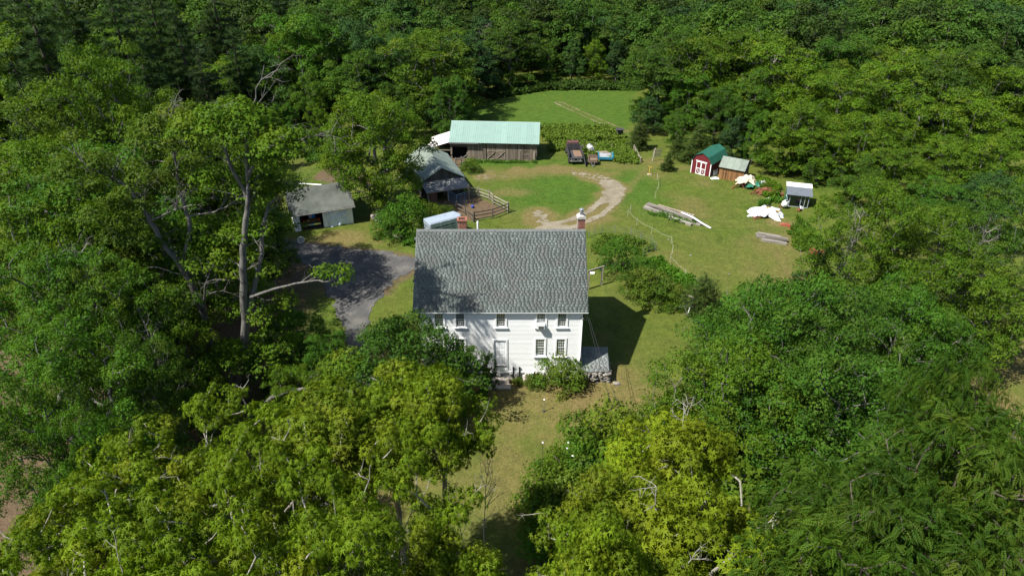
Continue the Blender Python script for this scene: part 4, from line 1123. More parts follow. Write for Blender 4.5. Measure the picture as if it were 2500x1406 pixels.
# ---- red gambrel shed
A, B = G(1686, 421), G(1732, 432); Lr, rz = frame(A, B)
rs_ = thing('red_shed', 'red gambrel shed with white trimmed doors and a dark green roof', 'shed', (A[0], A[1], min(A[2], B[2])), rz)
k_ = Lr/2.6; wh, kn, ap, Dr = 1.75*k_, 2.45*k_, 2.85*k_, 4.6
prof = lambda x: float(np.interp(x, [0, Lr*.17, Lr/2, Lr*.83, Lr], [wh, kn, ap, kn, wh]))
board_wall(rs_, .02, Lr - .02, 0, lambda x: prof(x) - .05, .2, 0, M_red, th=.02, jag=.01)
for yy in (0, Lr): board_wall(rs_, 0, Dr, 0, wh - .02, .3, yy, M_red, axis='y', th=.02, jag=.01)
board_wall(rs_, .02, Lr - .02, 0, lambda x: prof(x) - .05, .4, Dr, M_red)
gm = thing('gambrel_roof', None, None); gm.parent = rs_
pts = [(-.10, wh - .08), (Lr*.17 - .03, kn + .03), (Lr/2, ap + .05), (Lr*.83 + .03, kn + .03), (Lr + .10, wh - .08)]
for i in range(4):
    (xa, za), (xb, zb) = pts[i], pts[i+1]; S = math.hypot(xb - xa, zb - za); a = math.atan2(zb - za, xb - xa); pw = (Dr + .3)/5
    m = MB().box(0, S, 0, pw - .005, 0, .02)
    for j in range(4): m.box(0, S, pw*(j + .1)/4, pw*(j + .1)/4 + .03, .0201, .04)
    me = m.mesh('roof_panel', M_dgreen)
    for j in range(5): put('roof_panel', me, gm, (xa, -.15 + j*pw, za), (0, -a, 0))
t = MB(); t.box(-.03, .07, -.05, -.022, 0, wh); t.box(Lr - .07, Lr + .03, -.05, -.022, 0, wh)
t.build('corner_trim', M_trimw, rs_)
for s in (0, 1):
    x0 = Lr*.25 + s*Lr*.25; x1 = x0 + Lr*.25; zt = 1.72*k_; m = MB()
    dr = MB().box(x0, x1, -.04, -.021, .08, zt).build('shed_door', M_red, rs_)
    for a, b in ((x0, x0 + .07), (x1 - .07, x1)): m.box(a, b, -.065, -.041, .08, zt)
    for z in (.08, zt*.47, zt - .08): m.box(x0 + .07, x1 - .07, -.065, -.041, z, z + .08)
    m.bar((x0 + .08, -.052, .17), (x1 - .08, -.052, zt*.47), .018, .07, (0, -1, 0)); m.bar((x0 + .08, -.070, zt*.47), (x1 - .08, -.070, .17), .018, .07, (0, -1, 0))
    m.build('door_trim', M_trimw, dr)
MB().box(Lr*.21, Lr*.79, -.07, -.045, 1.73*k_, 1.83*k_).build('door_rail', M_trimw, rs_)
# ---- wooden shed
A, B = G(1753, 436), G(1812, 446); Lw, rz = frame(A, B)
ws = thing('wooden_shed', 'small plank shed with orange weathered front and sage metal roof', 'shed', (A[0], A[1], min(A[2], B[2])), rz)
wz, Dw = 1.85, 3.0; wr = wz + .85
board_wall(ws, 0, Lw, 0, wz, .17, 0, M_owood, th=.025)
sl_ = (wr - wz)/(Dw/2)
for yy in (0, Lw): board_wall(ws, 0, Dw, 0, lambda y: wz + sl_*min(y, Dw - y) - .04, .2, yy, M_gwood if yy else M_dwood, axis='y')
board_wall(ws, 0, Lw, 0, wz, .3, Dw, M_dwood)
roof_panels(ws, Lw + .25, -.25, wz - sl_*.25 + .05, Dw/2, wr + .05, .85, M_sage, -.12, ribs=1)
roof_panels(ws, Lw + .25, Dw + .25, wz - sl_*.25 + .05, Dw/2, wr + .05, .85, M_sage, -.12, ribs=1, flip=True)
MB().box(Lw*.27, Lw*.275 + .03, -.045, -.03, 0, wz - .1).box(Lw*.27, Lw*.33, -.05, -.03, .85, .92).build('latch', M_black, ws)
MB().lathe([(.10, 0), (.10, .05), (.04, .07)], n=8).build('wall_lamp', M_white, ws, (Lw + .04, Dw*.35, wz + .25), (0, R(90), 0))
# bits between the sheds
g = thing('folded_frame', 'light metal garden frame leaning between the two sheds', 'frame', G(1746, 433), .3); m = MB()
for z in (.1, .55, 1.0): m.tube([(-.35, 0, z), (.35, .15, z + .06)], .018, 5)
m.tube([(-.35, 0, 0), (-.35, .1, 1.05)], .02, 5); m.tube([(.35, .15, 0), (.35, .25, 1.1)], .02, 5); m.build('tubes', M_steel, g); MB().box(-.3, .3, .02, .06, .3, .9).build('mesh_panel', M_steel, g)
g = thing('white_sheet', 'white crumpled sheet on the grass between red shed and wooden shed', 'sheet', G(1746, 437)); MB().prism([(-.6, 0), (.55, 0), (.45, .12), (.1, .17), (-.3, .12)], -.25, .28, 'y').build('sheet', M_white, g)
g = thing('leaning_plank', 'dark plank leaning against the red shed wall', 'plank', G(1738, 431)); MB().bar((0, 0, 0), (-.15, .3, 1.5), .2, .04).build('plank', M_dwood, g)

# ---- sheet metal cabin
A, B = G(1917, 503), G(1971, 508); Lc, rz = frame(A, B)
cb = thing('cabin', 'small green and glass cabin under a grey metal roof at the wood edge', 'cabin', (A[0], A[1], min(A[2], B[2])), rz)
hf, hb, Dc = 1.65, 2.05, 2.3
for i in range(7): ubox('board', M_greenw, cb, -.03, 0, Dc*i/7, Dc*(i+1)/7 - .01, 0, hf + (hb - hf)*(i + .5)/7 - .03)
m = MB()
for x in (0, .30, Lc*.62, Lc*.80, Lc - .08): m.box(x, x + .07, -.035, .035, 0, hf)
m.box(0, Lc, -.04, .04, hf - .08, hf); m.box(0, Lc, -.04, .04, 0, .10); m.box(-.04, .04, Dc - .4, Dc, 0, .1)
m.build('front_frame', M_alu, cb)
for a, b in ((.07, .30), (.37, Lc*.62), (Lc*.62 + .07, Lc*.8), (Lc*.8 + .07, Lc - .08)): MB().box(a, b, -.005, .005, .10, hf - .08).build('pane', M_glass, cb)
MB().box(0, Lc, Dc - .04, Dc, 0, hb).box(Lc - .03, Lc, .04, Dc - .04, 0, hf).build('wall', M_greenw, cb)
MB().box(.5, Lc - .4, .5, .56, .1, hf*.8).build('blue_sheet', worn('blue_plastic', (.02, .07, .16), (.015, .05, .12), .5), cb)
MB().add([(-.15, -.3, hf), (Lc + .3, -.3, hf), (Lc + .3, Dc*.72, hf + .28), (-.15, Dc*.72, hf + .28), (-.15, -.3, hf + .05), (Lc + .3, -.3, hf + .05), (Lc + .3, Dc*.72, hf + .33), (-.15, Dc*.72, hf + .33)],
         [(0, 3, 2, 1), (4, 5, 6, 7), (0, 1, 5, 4), (1, 2, 6, 5), (2, 3, 7, 6), (3, 0, 4, 7)]).build('roof_panel', worn('grey_sheet_roof', (.10, .115, .13), (.07, .08, .095), .7, scale=1, bmp=0), cb)
MB().add([(-.15, Dc*.72, hf + .31), (Lc + .3, Dc*.72, hf + .31), (Lc + .3, Dc + .2, hf + .5), (-.15, Dc + .2, hf + .5), (-.15, Dc*.72, hf + .38), (Lc + .3, Dc*.72, hf + .38), (Lc + .3, Dc + .2, hf + .57), (-.15, Dc + .2, hf + .57)],
         [(0, 3, 2, 1), (4, 5, 6, 7), (0, 1, 5, 4), (1, 2, 6, 5), (2, 3, 7, 6), (3, 0, 4, 7)]).build('roof_panel', M_pale_roof, cb)
MB().box(-.05, -.031, .5, .8, 1.0, 1.35).build('notice', M_white, cb)
# ---- concrete mixer, tarpaulins, scrap
M_rust = worn('rust', (.17, .065, .03), (.07, .032, .02), .9, scale=5, amount=.7, bmp=.5, rnd=.3)
M_orange = worn('orange_paint', (.26, .065, .035), (.12, .05, .035), .6, scale=5, amount=.5, bmp=.1)
M_cream = worn('cream_tarpaulin', (.50, .44, .32), (.34, .29, .20), .7, scale=2, amount=.5, bmp=.3, bdist=.05)
M_wtarp = worn('bright_tarpaulin', (.60, .61, .64), (.46, .48, .51), .6, scale=1.5, amount=.4, bmp=.3, bdist=.05)
M_gtarp = worn('green_tarpaulin', (.02, .13, .075), (.015, .085, .05), .5, scale=2, bmp=.2)
g = thing('concrete_mixer', 'white concrete mixer drum on a rusty stand before the cabin', 'mixer', G(1912, 508), .3)
m = MB(); m.lathe([(.16, .0), (.36, .10), (.40, .45), (.24, .82), (.22, .84)], n=14); m.build('drum', M_white, g, (0, 0, .35), (R(25), 0, 0)); MB().lathe([(.20, 0), (.19, .02)], n=12).build('drum_mouth', M_black, g, (0, -.345, 1.10), (R(25), 0, 0))
m = MB(); m.bar((-.5, -.3, .02), (-.45, .3, .45), .07, .07); m.bar((.5, -.3, .02), (.45, .3, .45), .07, .07); m.bar((-.5, .35, .02), (.5, .35, .02), .07, .07); m.bar((-.48, 0, .3), (.48, 0, .3), .08, .08); m.build('stand', M_rust, g)
def drape(name, mat, parent, L, W, hf, nx=22, ny=16, rz=0.):
    vs = []; fs = []
    for j in range(ny + 1):
        for i in range(nx + 1):
            s, t = i/nx*2 - 1, j/ny*2 - 1; e = max(abs(s), abs(t))
            rag = 1 + .16*math.sin(7*s + 4*t) + .11*math.sin(13*t - 5*s)
            vs.append((s*L/2*rag, t*W/2*rag, hf(s, t) + .075*math.sin(11*s + 3*t + 2*math.sin(5*t)) + .06*math.sin(9*t - 6*s)*abs(s) + .05*math.sin(17*s*t + 4)))
    for j in range(ny):
        for i in range(nx): k = j*(nx + 1) + i; fs.append((k, k + 1, k + nx + 2, k + nx + 1))
    b = len(vs); return MB().add(vs, fs).build(name, mat, parent, None, (0, 0, rz), smooth=True)
g = thing('covered_harrow', 'rusty farm implement under a bright white tarpaulin on the grass', 'machine', G(1868, 527), -.35)
m = MB()
for y in (-.5, .5): m.bar((-1.5, y, .35), (1.6, y, .3), .09, .12)
for x in (-1.3, -.4, .5, 1.4): m.bar((x, -.6, .3), (x, .6, .3), .09, .1)
m.bar((-.6, -.6, .35), (-1.3, -1.5, .12), .1, .1); m.bar((.1, -.6, .35), (-1.1, -1.5, .12), .1, .1); m.bar((-1.4, -.9, .1), (-1.1, -1.8, .1), .1, .12); m.box(-1.0, .9, -.35, .35, .35, .8)
m.build('frame', M_rust, g)
drape('tarpaulin', M_wtarp, g, 3.7, 1.9, lambda s, t: .95 - .30*s*s - .62*max(abs(s), abs(t))**6 + .12*math.sin(2.5*s + 1) - .18*(t < -.75)*(s > .2))
MB().lathe([(.28, 0), (.28, .10), (.12, .12)], n=10).build('weight_tyre', M_rubber, g, (.15, .55, .98)); MB().box(-.15, .2, -.1, .1, 0, .12).build('yellow_block', worn('ochre_block', (.4, .28, .05), (.25, .17, .03)), g, (.1, .05, 1.02), (0, 0, .5)); MB().box(-.2, .2, -.1, .1, 0, .12).build('yellow_block', bpy.data.materials['ochre_block'], g, (1.3, -.1, .82), (0, .2, .2))
g = thing('covered_plough', 'rusty plough under cream and green tarpaulins beside the wooden shed', 'machine', G(1826, 458), -.3); m = MB()
for y in (-.4, .4): m.bar((-1.3, y, .45), (1.4, y, .4), .1, .13)
m.bar((-1.3, -.3, .4), (-2.0, -1.0, .1), .09, .09); m.bar((-1.1, .2, .4), (-2.0, -1.0, .1), .09, .09); m.bar((-1.9, -.4, .12), (-2.0, -1.4, .12), .1, .1)
for x in (-.8, 0, .8): m.bar((x, -.5, .5), (x + .35, -.7, .02), .12, .06)
m.box(-.9, .9, -.4, .4, .45, .95); m.build('frame', M_rust, g)
drape('cream_tarpaulin', M_cream, g, 2.3, 1.7, lambda s, t: 1.55 - .42*s*s - .55*max(abs(s), abs(t))**4 + .1*math.sin(3*s)).location = (-.35, .1, 0)
drape('green_tarpaulin', M_gtarp, g, 1.7, 1.1, lambda s, t: .85 + .25*s - .25*max(abs(s), abs(t))**6).location = (.55, -.45, 0)
drape('white_flap', M_wtarp, g, .8, .6, lambda s, t: .95 - .2*max(abs(s), abs(t))**2, 8, 8).location = (1.7, .45, 0)
g = thing('scrap_machine', 'heap of rusted machine parts between the plough and the cabin', 'scrap', G(1866, 474), -.2); m = MB()
rg = np.random.default_rng(5)
for i in range(9):
    a = rg.random()*6.28; c = Vector((rg.normal(0, .7), rg.normal(0, .35), .15 + .5*rg.random())); dv = Vector((math.cos(a), math.sin(a)*.6, rg.normal(0, .3)))*(.4 + .6*rg.random())
    m.bar(c - dv, c + dv, .10, .10)
m.tube([(-1.9, -.5, .15), (-1.5, -.6, .45), (-.9, -.5, .5), (-.6, -.3, .3), (-.9, -.1, .15), (-1.6, -.2, .12), (-1.9, -.5, .15)], .05, 6)
m.prism([(-.5, 0), (.5, 0), (.55, .6), (.2, .85), (-.4, .7)], -.3, .4, 'y'); m.build('rusty_frame', M_rust, g)
for x in (-.75, .75): MB().lathe([(.08, 0), (.42, .01), (.42, .10), (.08, .11)], n=14).build('disc', M_rust, g, (x, -.35, .42), (R(75), 0, .4*x))
MB().box(.9, 2.3, -.3, .25, .0, .35).build('rusty_trough', M_rust, g)
g = thing('rubble_slab', 'grey broken slab on the ground beside the cabin', 'slab', G(1888, 487)); MB().prism([(-.9, 0), (.8, 0), (.9, .14), (-.1, .22), (-.8, .12)], -.3, .3, 'y').build('slab', M_granite, g)
g = thing('orange_sheet', 'torn orange plastic on the slope below the white tarpaulin', 'plastic', G(1918, 551), -.6); MB().prism([(-.7, 0), (.6, 0), (.5, .18), (.1, .26), (-.4, .14)], -.25, .25, 'y').build('plastic', M_orange, g)
g = thing('orange_bucket', 'crushed orange bucket below the torn plastic', 'bucket', G(1926, 561)); MB().lathe([(.14, 0), (.2, .33), (.22, .35), (.17, .33), (.12, .03)], n=10).build('bucket', M_orange, g, None, (R(70), 0, .5))
g = thing('tipped_box', 'tipped reddish box with white lid at the cabin corner', 'box', G(1951, 515), .6); MB().box(-.35, .35, -.2, .2, 0, .3).build('box', M_rust, g, None, (0, R(20), 0)); MB().box(-.3, .4, -.03, .02, 0, .5).build('lid', M_white, g, (.35, -.1, .05), (R(-30), R(25), 0))
g = thing('red_wagon', 'rusty red and white scrap wagon half hidden by leaves at the pasture edge', 'wagon', G(1992, 628), -.4); MB().box(-.8, .8, -.45, .45, .35, .75).build('body', M_orange, g)
for x in (-.55, .55):
    for y in (-.5, .5): MB().lathe([(.05, -.05), (.26, -.05), (.26, .05), (.05, .05)], n=10).build('wheel', M_rust, g, (x, y, .27), (R(90), 0, 0))

# ---- log and lumber piles
M_log = worn('weathered_beam', (.27, .245, .21), (.12, .105, .09), .9, scale=1.6, amount=.7, stretch=(.4, 4, 4), bmp=.4, rnd=.35)
def beam(pa, pb, w, h, z, label, group, mat=M_log, name='timber_beam', tilt=0):
    a, b = G(*pa), G(*pb); L, rz = frame(a, b); o = MB().box(0, L, -w/2, w/2, 0, h).build(name, mat, None, (a[0], a[1], (a[2] + b[2])/2 + z), (tilt, 0, rz)); return tag(o, label, 'beam', group)
gp = 'beams of the pile in the pasture'
beam((1572, 509), (1642, 530), .35, .30, 0, 'grey beam at the upper left end of the pasture lumber pile', gp); beam((1576, 505), (1660, 527), .32, .28, .02, 'grey beam at the back of the pasture lumber pile', gp)
beam((1580, 506), (1690, 543), .28, .26, .30, 'long top beam of the pasture lumber pile', gp); beam((1632, 533), (1688, 551), .36, .30, 0, 'short front beam of the pasture lumber pile', gp)
beam((1640, 524), (1690, 540), .3, .26, .01, 'inner beam of the pasture lumber pile', gp); beam((1606, 510), (1694, 534), .22, .22, .31, 'thin pale beam lying on the pasture lumber pile', gp, M_gwood2)
beam((1660, 536), (1710, 551), .42, .16, 0, 'flat low slab at the right end of the pasture lumber pile', gp)
pl = thing('white_plank', 'long white plank bent down from the pasture lumber pile', 'plank', G(1664, 529)); a = G(1664, 529); m = MB(); q0 = Vector((0, 0, .55))
pp = [Vector(G(px, py)) - Vector(a) + Vector((0, 0, z)) for px, py, z in ((1662, 529, .56), (1690, 540, .52), (1712, 550, .30), (1735, 558, .05))]
for p, q in zip(pp[:-1], pp[1:]): m.bar(p, q, .26, .05)
m.build('plank', M_wtarp, pl)
gp = 'weathered logs stacked by the maple'
for k, (pa, pb, z, lab) in enumerate([((1844, 575), (1912, 585), 0, 'backmost'), ((1846, 580), (1920, 591), 0, 'middle lower'), ((1858, 588), (1920, 598), 0, 'front'), ((1848, 577), (1905, 586), .25, 'top left'), ((1868, 583), (1922, 592), .26, 'top right')]):
    beam(pa, pb, .30, .26, z, f'{lab} weathered log of the small stack at the pasture edge', gp, name='weathered_log')
gp = 'logs of the heap in the horse pasture'
for k in range(7):
    beam((735 + 7*k, 372 - (k % 3)*6), (790 + 3*k, 366 - (k % 4)*6), .4, .34, .30*(k//3), ('lower', 'upper', 'topmost')[k//3] + ' grey log of the heap in the horse pasture, ' + ('back', 'middle', 'front')[k % 3] + ' one', gp, name='heap_log')
ttree('bare0', 770, 300, 99, 'bare grey limb sticking out of the log heap', wide=1.2, name='dead_branch', cat='branch')

# ---- old dump truck, cart, blue trailer, tank, trough
M_bed = worn('rusty_bed', (.19, .12, .075), (.10, .065, .045), .9, scale=2, amount=.7, bmp=.3)
g = thing('dump_truck', 'old dump truck standing tail on with an open rusty bed', 'truck', G(1406, 404), .05); m = MB(); w_ = 2.05
m.box(-w_/2, w_/2, .3, 3.4, .95, 1.02); m.box(-w_/2, -w_/2 + .06, .3, 3.4, 1.02, 1.75); m.box(w_/2 - .06, w_/2, .3, 3.4, 1.02, 1.75); m.box(-w_/2 + .06, w_/2 - .06, 3.34, 3.4, 1.02, 2.0); m.box(-w_/2 - .04, w_/2 + .04, .22, .3, .85, 1.02); m.build('bed', M_dump, g)
MB().box(-.15, w_/2 - .08, .8, 3.2, 1.025, 1.06).build('bed_liner', M_bed, g)
m = MB(); m.prism([(3.5, .6), (5.6, .6), (5.6, 1.3), (4.9, 1.4), (4.7, 2.1), (3.55, 2.15), (3.5, 1.2)], -.85, .85, 'x'); m.build('cab', worn('brown_red_paint', (.085, .04, .032), (.05, .028, .022), .7), g)
m = MB(); m.box(-.35, -.25, .1, 5.4, .6, .8); m.box(.25, .35, .1, 5.4, .6, .8); m.box(-.9, .9, .12, .22, .5, .62); m.box(-.75, -.55, .18, .3, .62, .85); m.box(.55, .75, .18, .3, .62, .85); m.build('chassis', M_steel, g)
MB().bar((w_/2 + .35, -.5, .0), (w_/2 + .08, .6, 1.25), .06, 1.1, (0, 1, 0)).build('tailgate', M_dump, g)
for x in (-.85, .85):
    for y in (1.0, 4.7): MB().lathe([(.1, -.15), (.42, -.15), (.45, -.08), (.45, .08), (.42, .15), (.1, .15)], n=14).build('wheel', M_rubber, g, (x, y, .45), (0, R(90), 0))
g = thing('farm_cart', 'small brown box cart with a drawbar beside the dump truck', 'cart', G(1447, 405), -.05); m = MB(); M_cart = worn('brown_cart_wood', (.17, .12, .085), (.09, .065, .05), .9, scale=3, bmp=.3)
m.box(-.65, .65, 0, 1.6, .5, .56); m.box(-.65, -.6, 0, 1.6, .56, .95); m.box(.6, .65, 0, 1.6, .56, .95); m.box(-.6, .6, 1.55, 1.6, .56, 1.1); m.box(-.6, .6, 0, .05, .56, .9); m.build('box_body', M_cart, g)
m = MB(); m.bar((-.3, .1, .45), (.0, -1.0, .3), .06, .06); m.bar((.3, .1, .45), (.0, -1.0, .3), .06, .06); m.bar((0, -1.0, .02), (0, -1.0, .35), .06, .06); m.build('drawbar', M_steel, g)
for x in (-.75, .75): MB().lathe([(.05, -.07), (.3, -.07), (.3, .07), (.05, .07)], n=12).build('wheel', M_rubber, g, (x, .8, .3), (0, R(90), 0))
g = thing('blue_trailer', 'flat trailer with bright blue sides and a grey deck in the weeds', 'trailer', G(1460, 395), -.08); M_teal = worn('teal_paint', (.025, .17, .25), (.02, .11, .16), .6, scale=3, bmp=.1, amount=.6)
MB().box(.1, 2.1, .1, 2.2, .55, .6).build('deck', worn('grey_deck', (.26, .27, .28), (.17, .17, .17), .9, scale=3), g)
m = MB(); m.box(0, 2.2, 0, .08, .35, .72); m.box(0, .1, .08, 2.2, .4, .8); m.box(2.1, 2.2, .08, 2.2, .4, .8); m.box(2.0, 2.3, .2, 1.9, .62, .70); m.build('side_rail', M_teal, g)
m = MB(); [m.lathe([(.05, -.08), (.28, -.08), (.28, .08), (.05, .08)], (0, 0, 0), 12)]; me = m.mesh('wheel', M_rubber)
for x in (-.02, 2.22): put('wheel', me, g, (x, 1.2, .3), (0, R(90), 0))
for k in range(3): MB().bar((-.3 + .2*k, 2.3, .65), (1.7 - .2*k, 1.9 + .2*k, .70 + .06*k), .12, .05).build('loose_board', M_gwood2, g)
g = thing('fuel_tank', 'round pale fuel drum on its side at the edge of the weeds', 'tank', G(1441, 373), .2); MB().lathe([(.05, -.72), (.42, -.7), (.46, -.62), (.46, .62), (.42, .7), (.05, .72)], n=18).build('drum', worn('pale_drum', (.42, .42, .41), (.25, .25, .24), .5, .2), g, (0, 0, .75), (R(90), 0, 0))
m = MB(); m.bar((-.4, -.5, 0), (-.25, -.5, .45), .06, .06); m.bar((.4, -.5, 0), (.25, -.5, .45), .06, .06); m.bar((-.4, .5, 0), (-.25, .5, .45), .06, .06); m.bar((.4, .5, 0), (.25, .5, .45), .06, .06); m.tube([(0, 0, 1.15), (0, 0, 1.5)], .07, 6); m.build('cradle', M_dump, g)
g = thing('black_trough', 'black rubber trough upside down in the weeds', 'trough', G(1505, 392)); MB().lathe([(.72, 0), (.70, .15), (.6, .38), (.4, .48)], n=16).build('tub', M_rubber, g)
g = thing('yellow_toy', 'yellow plastic stool in the weeds', 'stool', G(1532, 388)); MB().box(-.35, .35, -.12, .12, .28, .36).build('seat', worn('yellow_plastic', (.65, .38, .03), (.5, .3, .03), .5, bmp=0), g); [MB().box(x, x + .07, -.05, .05, 0, .28).build('leg', bpy.data.materials['yellow_plastic'], g) for x in (-.25, .18)]
g = thing('engine_block', 'dark rusty engine standing behind the dump truck', 'engine', G(1422, 371)); MB().box(-.35, .35, -.25, .25, .1, .7).prism([(-.3, .7), (.3, .7), (.2, .95), (-.2, .95)], -.2, .2, 'y').build('block', M_dump, g); MB().tube([(.2, 0, .9), (.2, 0, 1.25)], .06, 6).build('exhaust', M_rust, g)
# field hutch
g = thing('well_house', 'dark little wooden hutch on posts at the corner of the field', 'hutch', G(1513, 338), .1)
MB().box(-.45, .45, 0, .8, .5, 1.35).build('wall', M_dwood, g); MB().prism([(-.12, 1.36), (.95, 1.36), (.95, 1.42), (-.2, 1.52), (-.25, 1.45)], -.62, .62, 'x').build('roof', M_dump, g)
for x in (-.42, .32): MB().box(x, x + .1, .02, .12, 0, .5).build('post', M_post, g)
# ---- posts, gates and fences
def post(px, py, h, label, mat=M_railg, w=.14, tilt=(0, 0), group=None):
    g = G(px, py); o = MB().prism([(-w/2, -w/2), (w/2, -w/2), (w/2, w/2), (-w/2, w/2)], -.2, h, 'z').build('fence_post', mat, None, g, (tilt[0], tilt[1], .3)); return tag(o, label, 'post', group)
post(1547, 374, 1.3, 'grey gate post beside the spruce at the field gate'); post(1593, 394, 2.0, 'tall leaning grey post right of the field gate', tilt=(0, .14))
post(1453, 362, .9, 'thin grey post in the weeds behind the fuel drum', w=.09); post(1492, 366, .9, 'thin grey post in the weeds behind the blue trailer', w=.09)
a, b = G(1549, 374), G(1564, 398); L, rz = frame(a, b); g = thing('field_gate', 'grey wooden field gate with a diagonal brace hanging open', 'gate', a, rz)
for z in (.25, .6, .95): ubox('rail', M_railg, g, 0, L, -.03, .03, z, z + .11)
for x in (0, L - .12): ubox('stile', M_railg, g, x, x + .12, -.06, -.031, .15, 1.15)
MB().bar((.05, .045, .2), (L - .1, .045, 1.1), .025, .12, (0, 1, 0)).build('brace', M_railg, g)
a = G(1603, 383); g = thing('wooden_hurdle', 'short weathered hurdle leaning by the track to the wood', 'hurdle', a, .35)
for x in np.linspace(-.6, .6, 6): ubox('slat', M_railg, g, x, x + .1, -.02, .01, 0, 1.15 + .15*rng.random())
for z in (.25, .8): ubox('rail', M_railg, g, -.65, .75, .012, .05, z, z + .1)
g = thing('yard_hydrant', 'yellow standpipe on a pale base in the middle of the yard', 'standpipe', G(1585, 427)); M_yel = worn('yellow_paint', (.55, .36, .05), (.4, .27, .04), .6, bmp=0)
MB().tube([(0, 0, 0), (0, 0, 1.05)], .05, 8).tube([(0, 0, 1.05), (.12, -.02, 1.2), (.25, -.05, 1.0)], .04, 6).build('pipe', M_yel, g); MB().prism([(-.3, -.2), (.25, -.22), (.3, .2), (-.28, .22)], 0, .12, 'z').build('base', M_post, g); MB().bar((0, 0, 1.1), (-.25, .05, 1.35), .04, .04).build('handle', M_yel, g)
def fence(name, label, cat, pts, h, rails, mat, pw=.14, rw=.12, rt=.05, over=.15, mats=None, zs=None):
    P = [Vector(G(*p)) for p in pts]; c = P[0]; o = thing(name, label, cat, c)
    for i, p in enumerate(P):
        hh = h[i] if hasattr(h, '__len__') else h
        MB().box(-pw/2, pw/2, -pw/2, pw/2, -.3, hh + over*.5).build('post', mat, o, p - c, (0, 0, .2*i))
    for p, q in zip(P[:-1], P[1:]):
        for k in range(rails):
            z = (zs[k] if zs else h*(k + .75)/(rails + .1) if not hasattr(h, '__len__') else 1.25*(k + .75)/(rails + .1)); off = Vector((0, 0, z)) 
            MB().bar(p - c + off, q - c + off + Vector((0, 0, .03*rng.normal())), rt, rw).build('rail', mat, o)
    return o
fence('paddock_fence', 'grey post and rail fence along the far side of the paddock', 'fence', [(1146, 479), (1169, 481), (1195, 489), (1205, 499), (1241, 518)], 1.3, 3, M_railg)
fence('paddock_fence', 'dark post and rail fence along the near side of the paddock', 'fence', [(1241.5, 519), (1203, 534), (1158, 542)], 1.35, 3, M_rail)
fence('paddock_fence', 'dark low rail fence on the left side of the paddock', 'fence', [(1156, 543), (1137, 524), (1115, 513)], 1.1, 2, M_rail)
fence('yard_fence', 'dark three rail fence between the garage and the yard maple', 'fence', [(848, 497), (880, 490), (905, 486), (935, 480)], 1.35, 3, M_rail)
fence('barn_fence', 'broken grey rail fence from the barn corner to the stable', 'fence', [(1141, 398), (1127, 408), (1113, 412)], 1.5, 2, M_railg)
fence('wire_fence', 'thin wire fence on steel posts behind the garage', 'fence', [(788, 459), (812, 457), (838, 455), (846, 455)], 1.15, 4, M_steel, pw=.06, rw=.015, rt=.015)
def tube_gate(pa, pb, h, bars, label, mat, uprights=3):
    a, b = G(*pa), G(*pb); L, rz = frame(a, b); o = thing('tube_gate', label, 'gate', a, rz); m = MB()
    m.tube([(0, 0, .15), (0, 0, h), (L, 0, h), (L, 0, .15), (0, 0, .15)], .03, 6); m.build('gate_frame', mat, o)
    for k in range(1, bars): MB().tube([(0.03, 0, .15 + (h - .15)*k/bars), (L - .03, 0, .15 + (h - .15)*k/bars)], .02, 5).build('bar', mat, o)
    for k in range(1, uprights): MB().tube([(L*k/uprights, 0, .15), (L*k/uprights, 0, h)], .018, 5).build('bar', mat, o)
    return o
M_bluebar = worn('blue_grey_tube', (.10, .19, .30), (.07, .13, .2), .5, .2, bmp=0)
M_rustbar = worn('brown_tube', (.16, .11, .08), (.1, .07, .05), .7, bmp=0)
tube_gate((1097, 492), (1116, 503), 1.5, 5, 'blue tubular panel at the left of the stable pen', M_bluebar)
tube_gate((1116.5, 503), (1144, 496), 1.5, 5, 'blue tubular panel at the front of the stable pen', M_bluebar)
tube_gate((849, 456), (888, 455), 1.25, 6, 'brown tubular gate closing the horse pasture', M_rustbar, 2)
post(846, 456, 1.6, 'dark post at the left end of the tubular gate', M_rail, .16); post(891, 455, 1.75, 'pale post at the right end of the tubular gate', M_post, .18)
post(1145, 496, 2.5, 'tall pen post at the front corner of the stable', M_rail, .16)
g = thing('white_pipe', 'long white pipe lying on stakes behind the garage', 'pipe', G(715, 455)); a, b = G(715, 455), G(791, 459); L, rz = frame(a, b); g.rotation_euler = (0, 0, rz); MB().tube([(0, 0, .45), (L, 0, .45)], .09, 8).build('pipe', M_white, g); [MB().box(x, x + .08, -.1, .1, -.1, .40).build('stake', M_rail, g) for x in (.4, L/2, L - .5)]
tag(MB().lathe([(.02, 0), (.15, .05), (.21, .21), (.15, .37), (.02, .42)], n=12).build('play_ball', worn('blue_ball', (.02, .05, .30), (.015, .04, .22), .5, bmp=0), None, G(1154, 508), smooth=True), 'blue ball lying on the paddock dirt', 'ball')
# electric fence round the pasture
M_tape = worn('white_tape', (.55, .53, .46), (.4, .38, .32), .7, bmp=0)
def tape_fence(label, pts, h=.9, posts=True):
    P = [Vector(G(*p)) for p in pts]; c = P[0]; o = thing('tape_fence', label, 'fence', c); t = MB()
    for p in P:
        if posts: MB().tube([(0, 0, -.1), (0, 0, h + .1)], .014, 5).build('post', M_tape, o, p - c)
    for p, q in zip(P[:-1], P[1:]):
        a = p - c + Vector((0, 0, h*.9)); b = q - c + Vector((0, 0, h*.9)); mid = (a + b)/2 - Vector((0, 0, .12)); t.bar(a, mid, .006, .014); t.bar(mid, b, .006, .014)
    t.build('tape', M_tape, o)
tape_fence('sagging white tape fence from the yard to the lumber pile', [(1604, 440), (1606.5, 463), (1599, 486)])
tape_fence('white tape fence running from the chimney side towards the garden', [(1539, 519), (1532, 530), (1554, 551), (1590, 572), (1638, 596), (1641, 620), (1635, 642), (1671, 678), (1702, 700)])
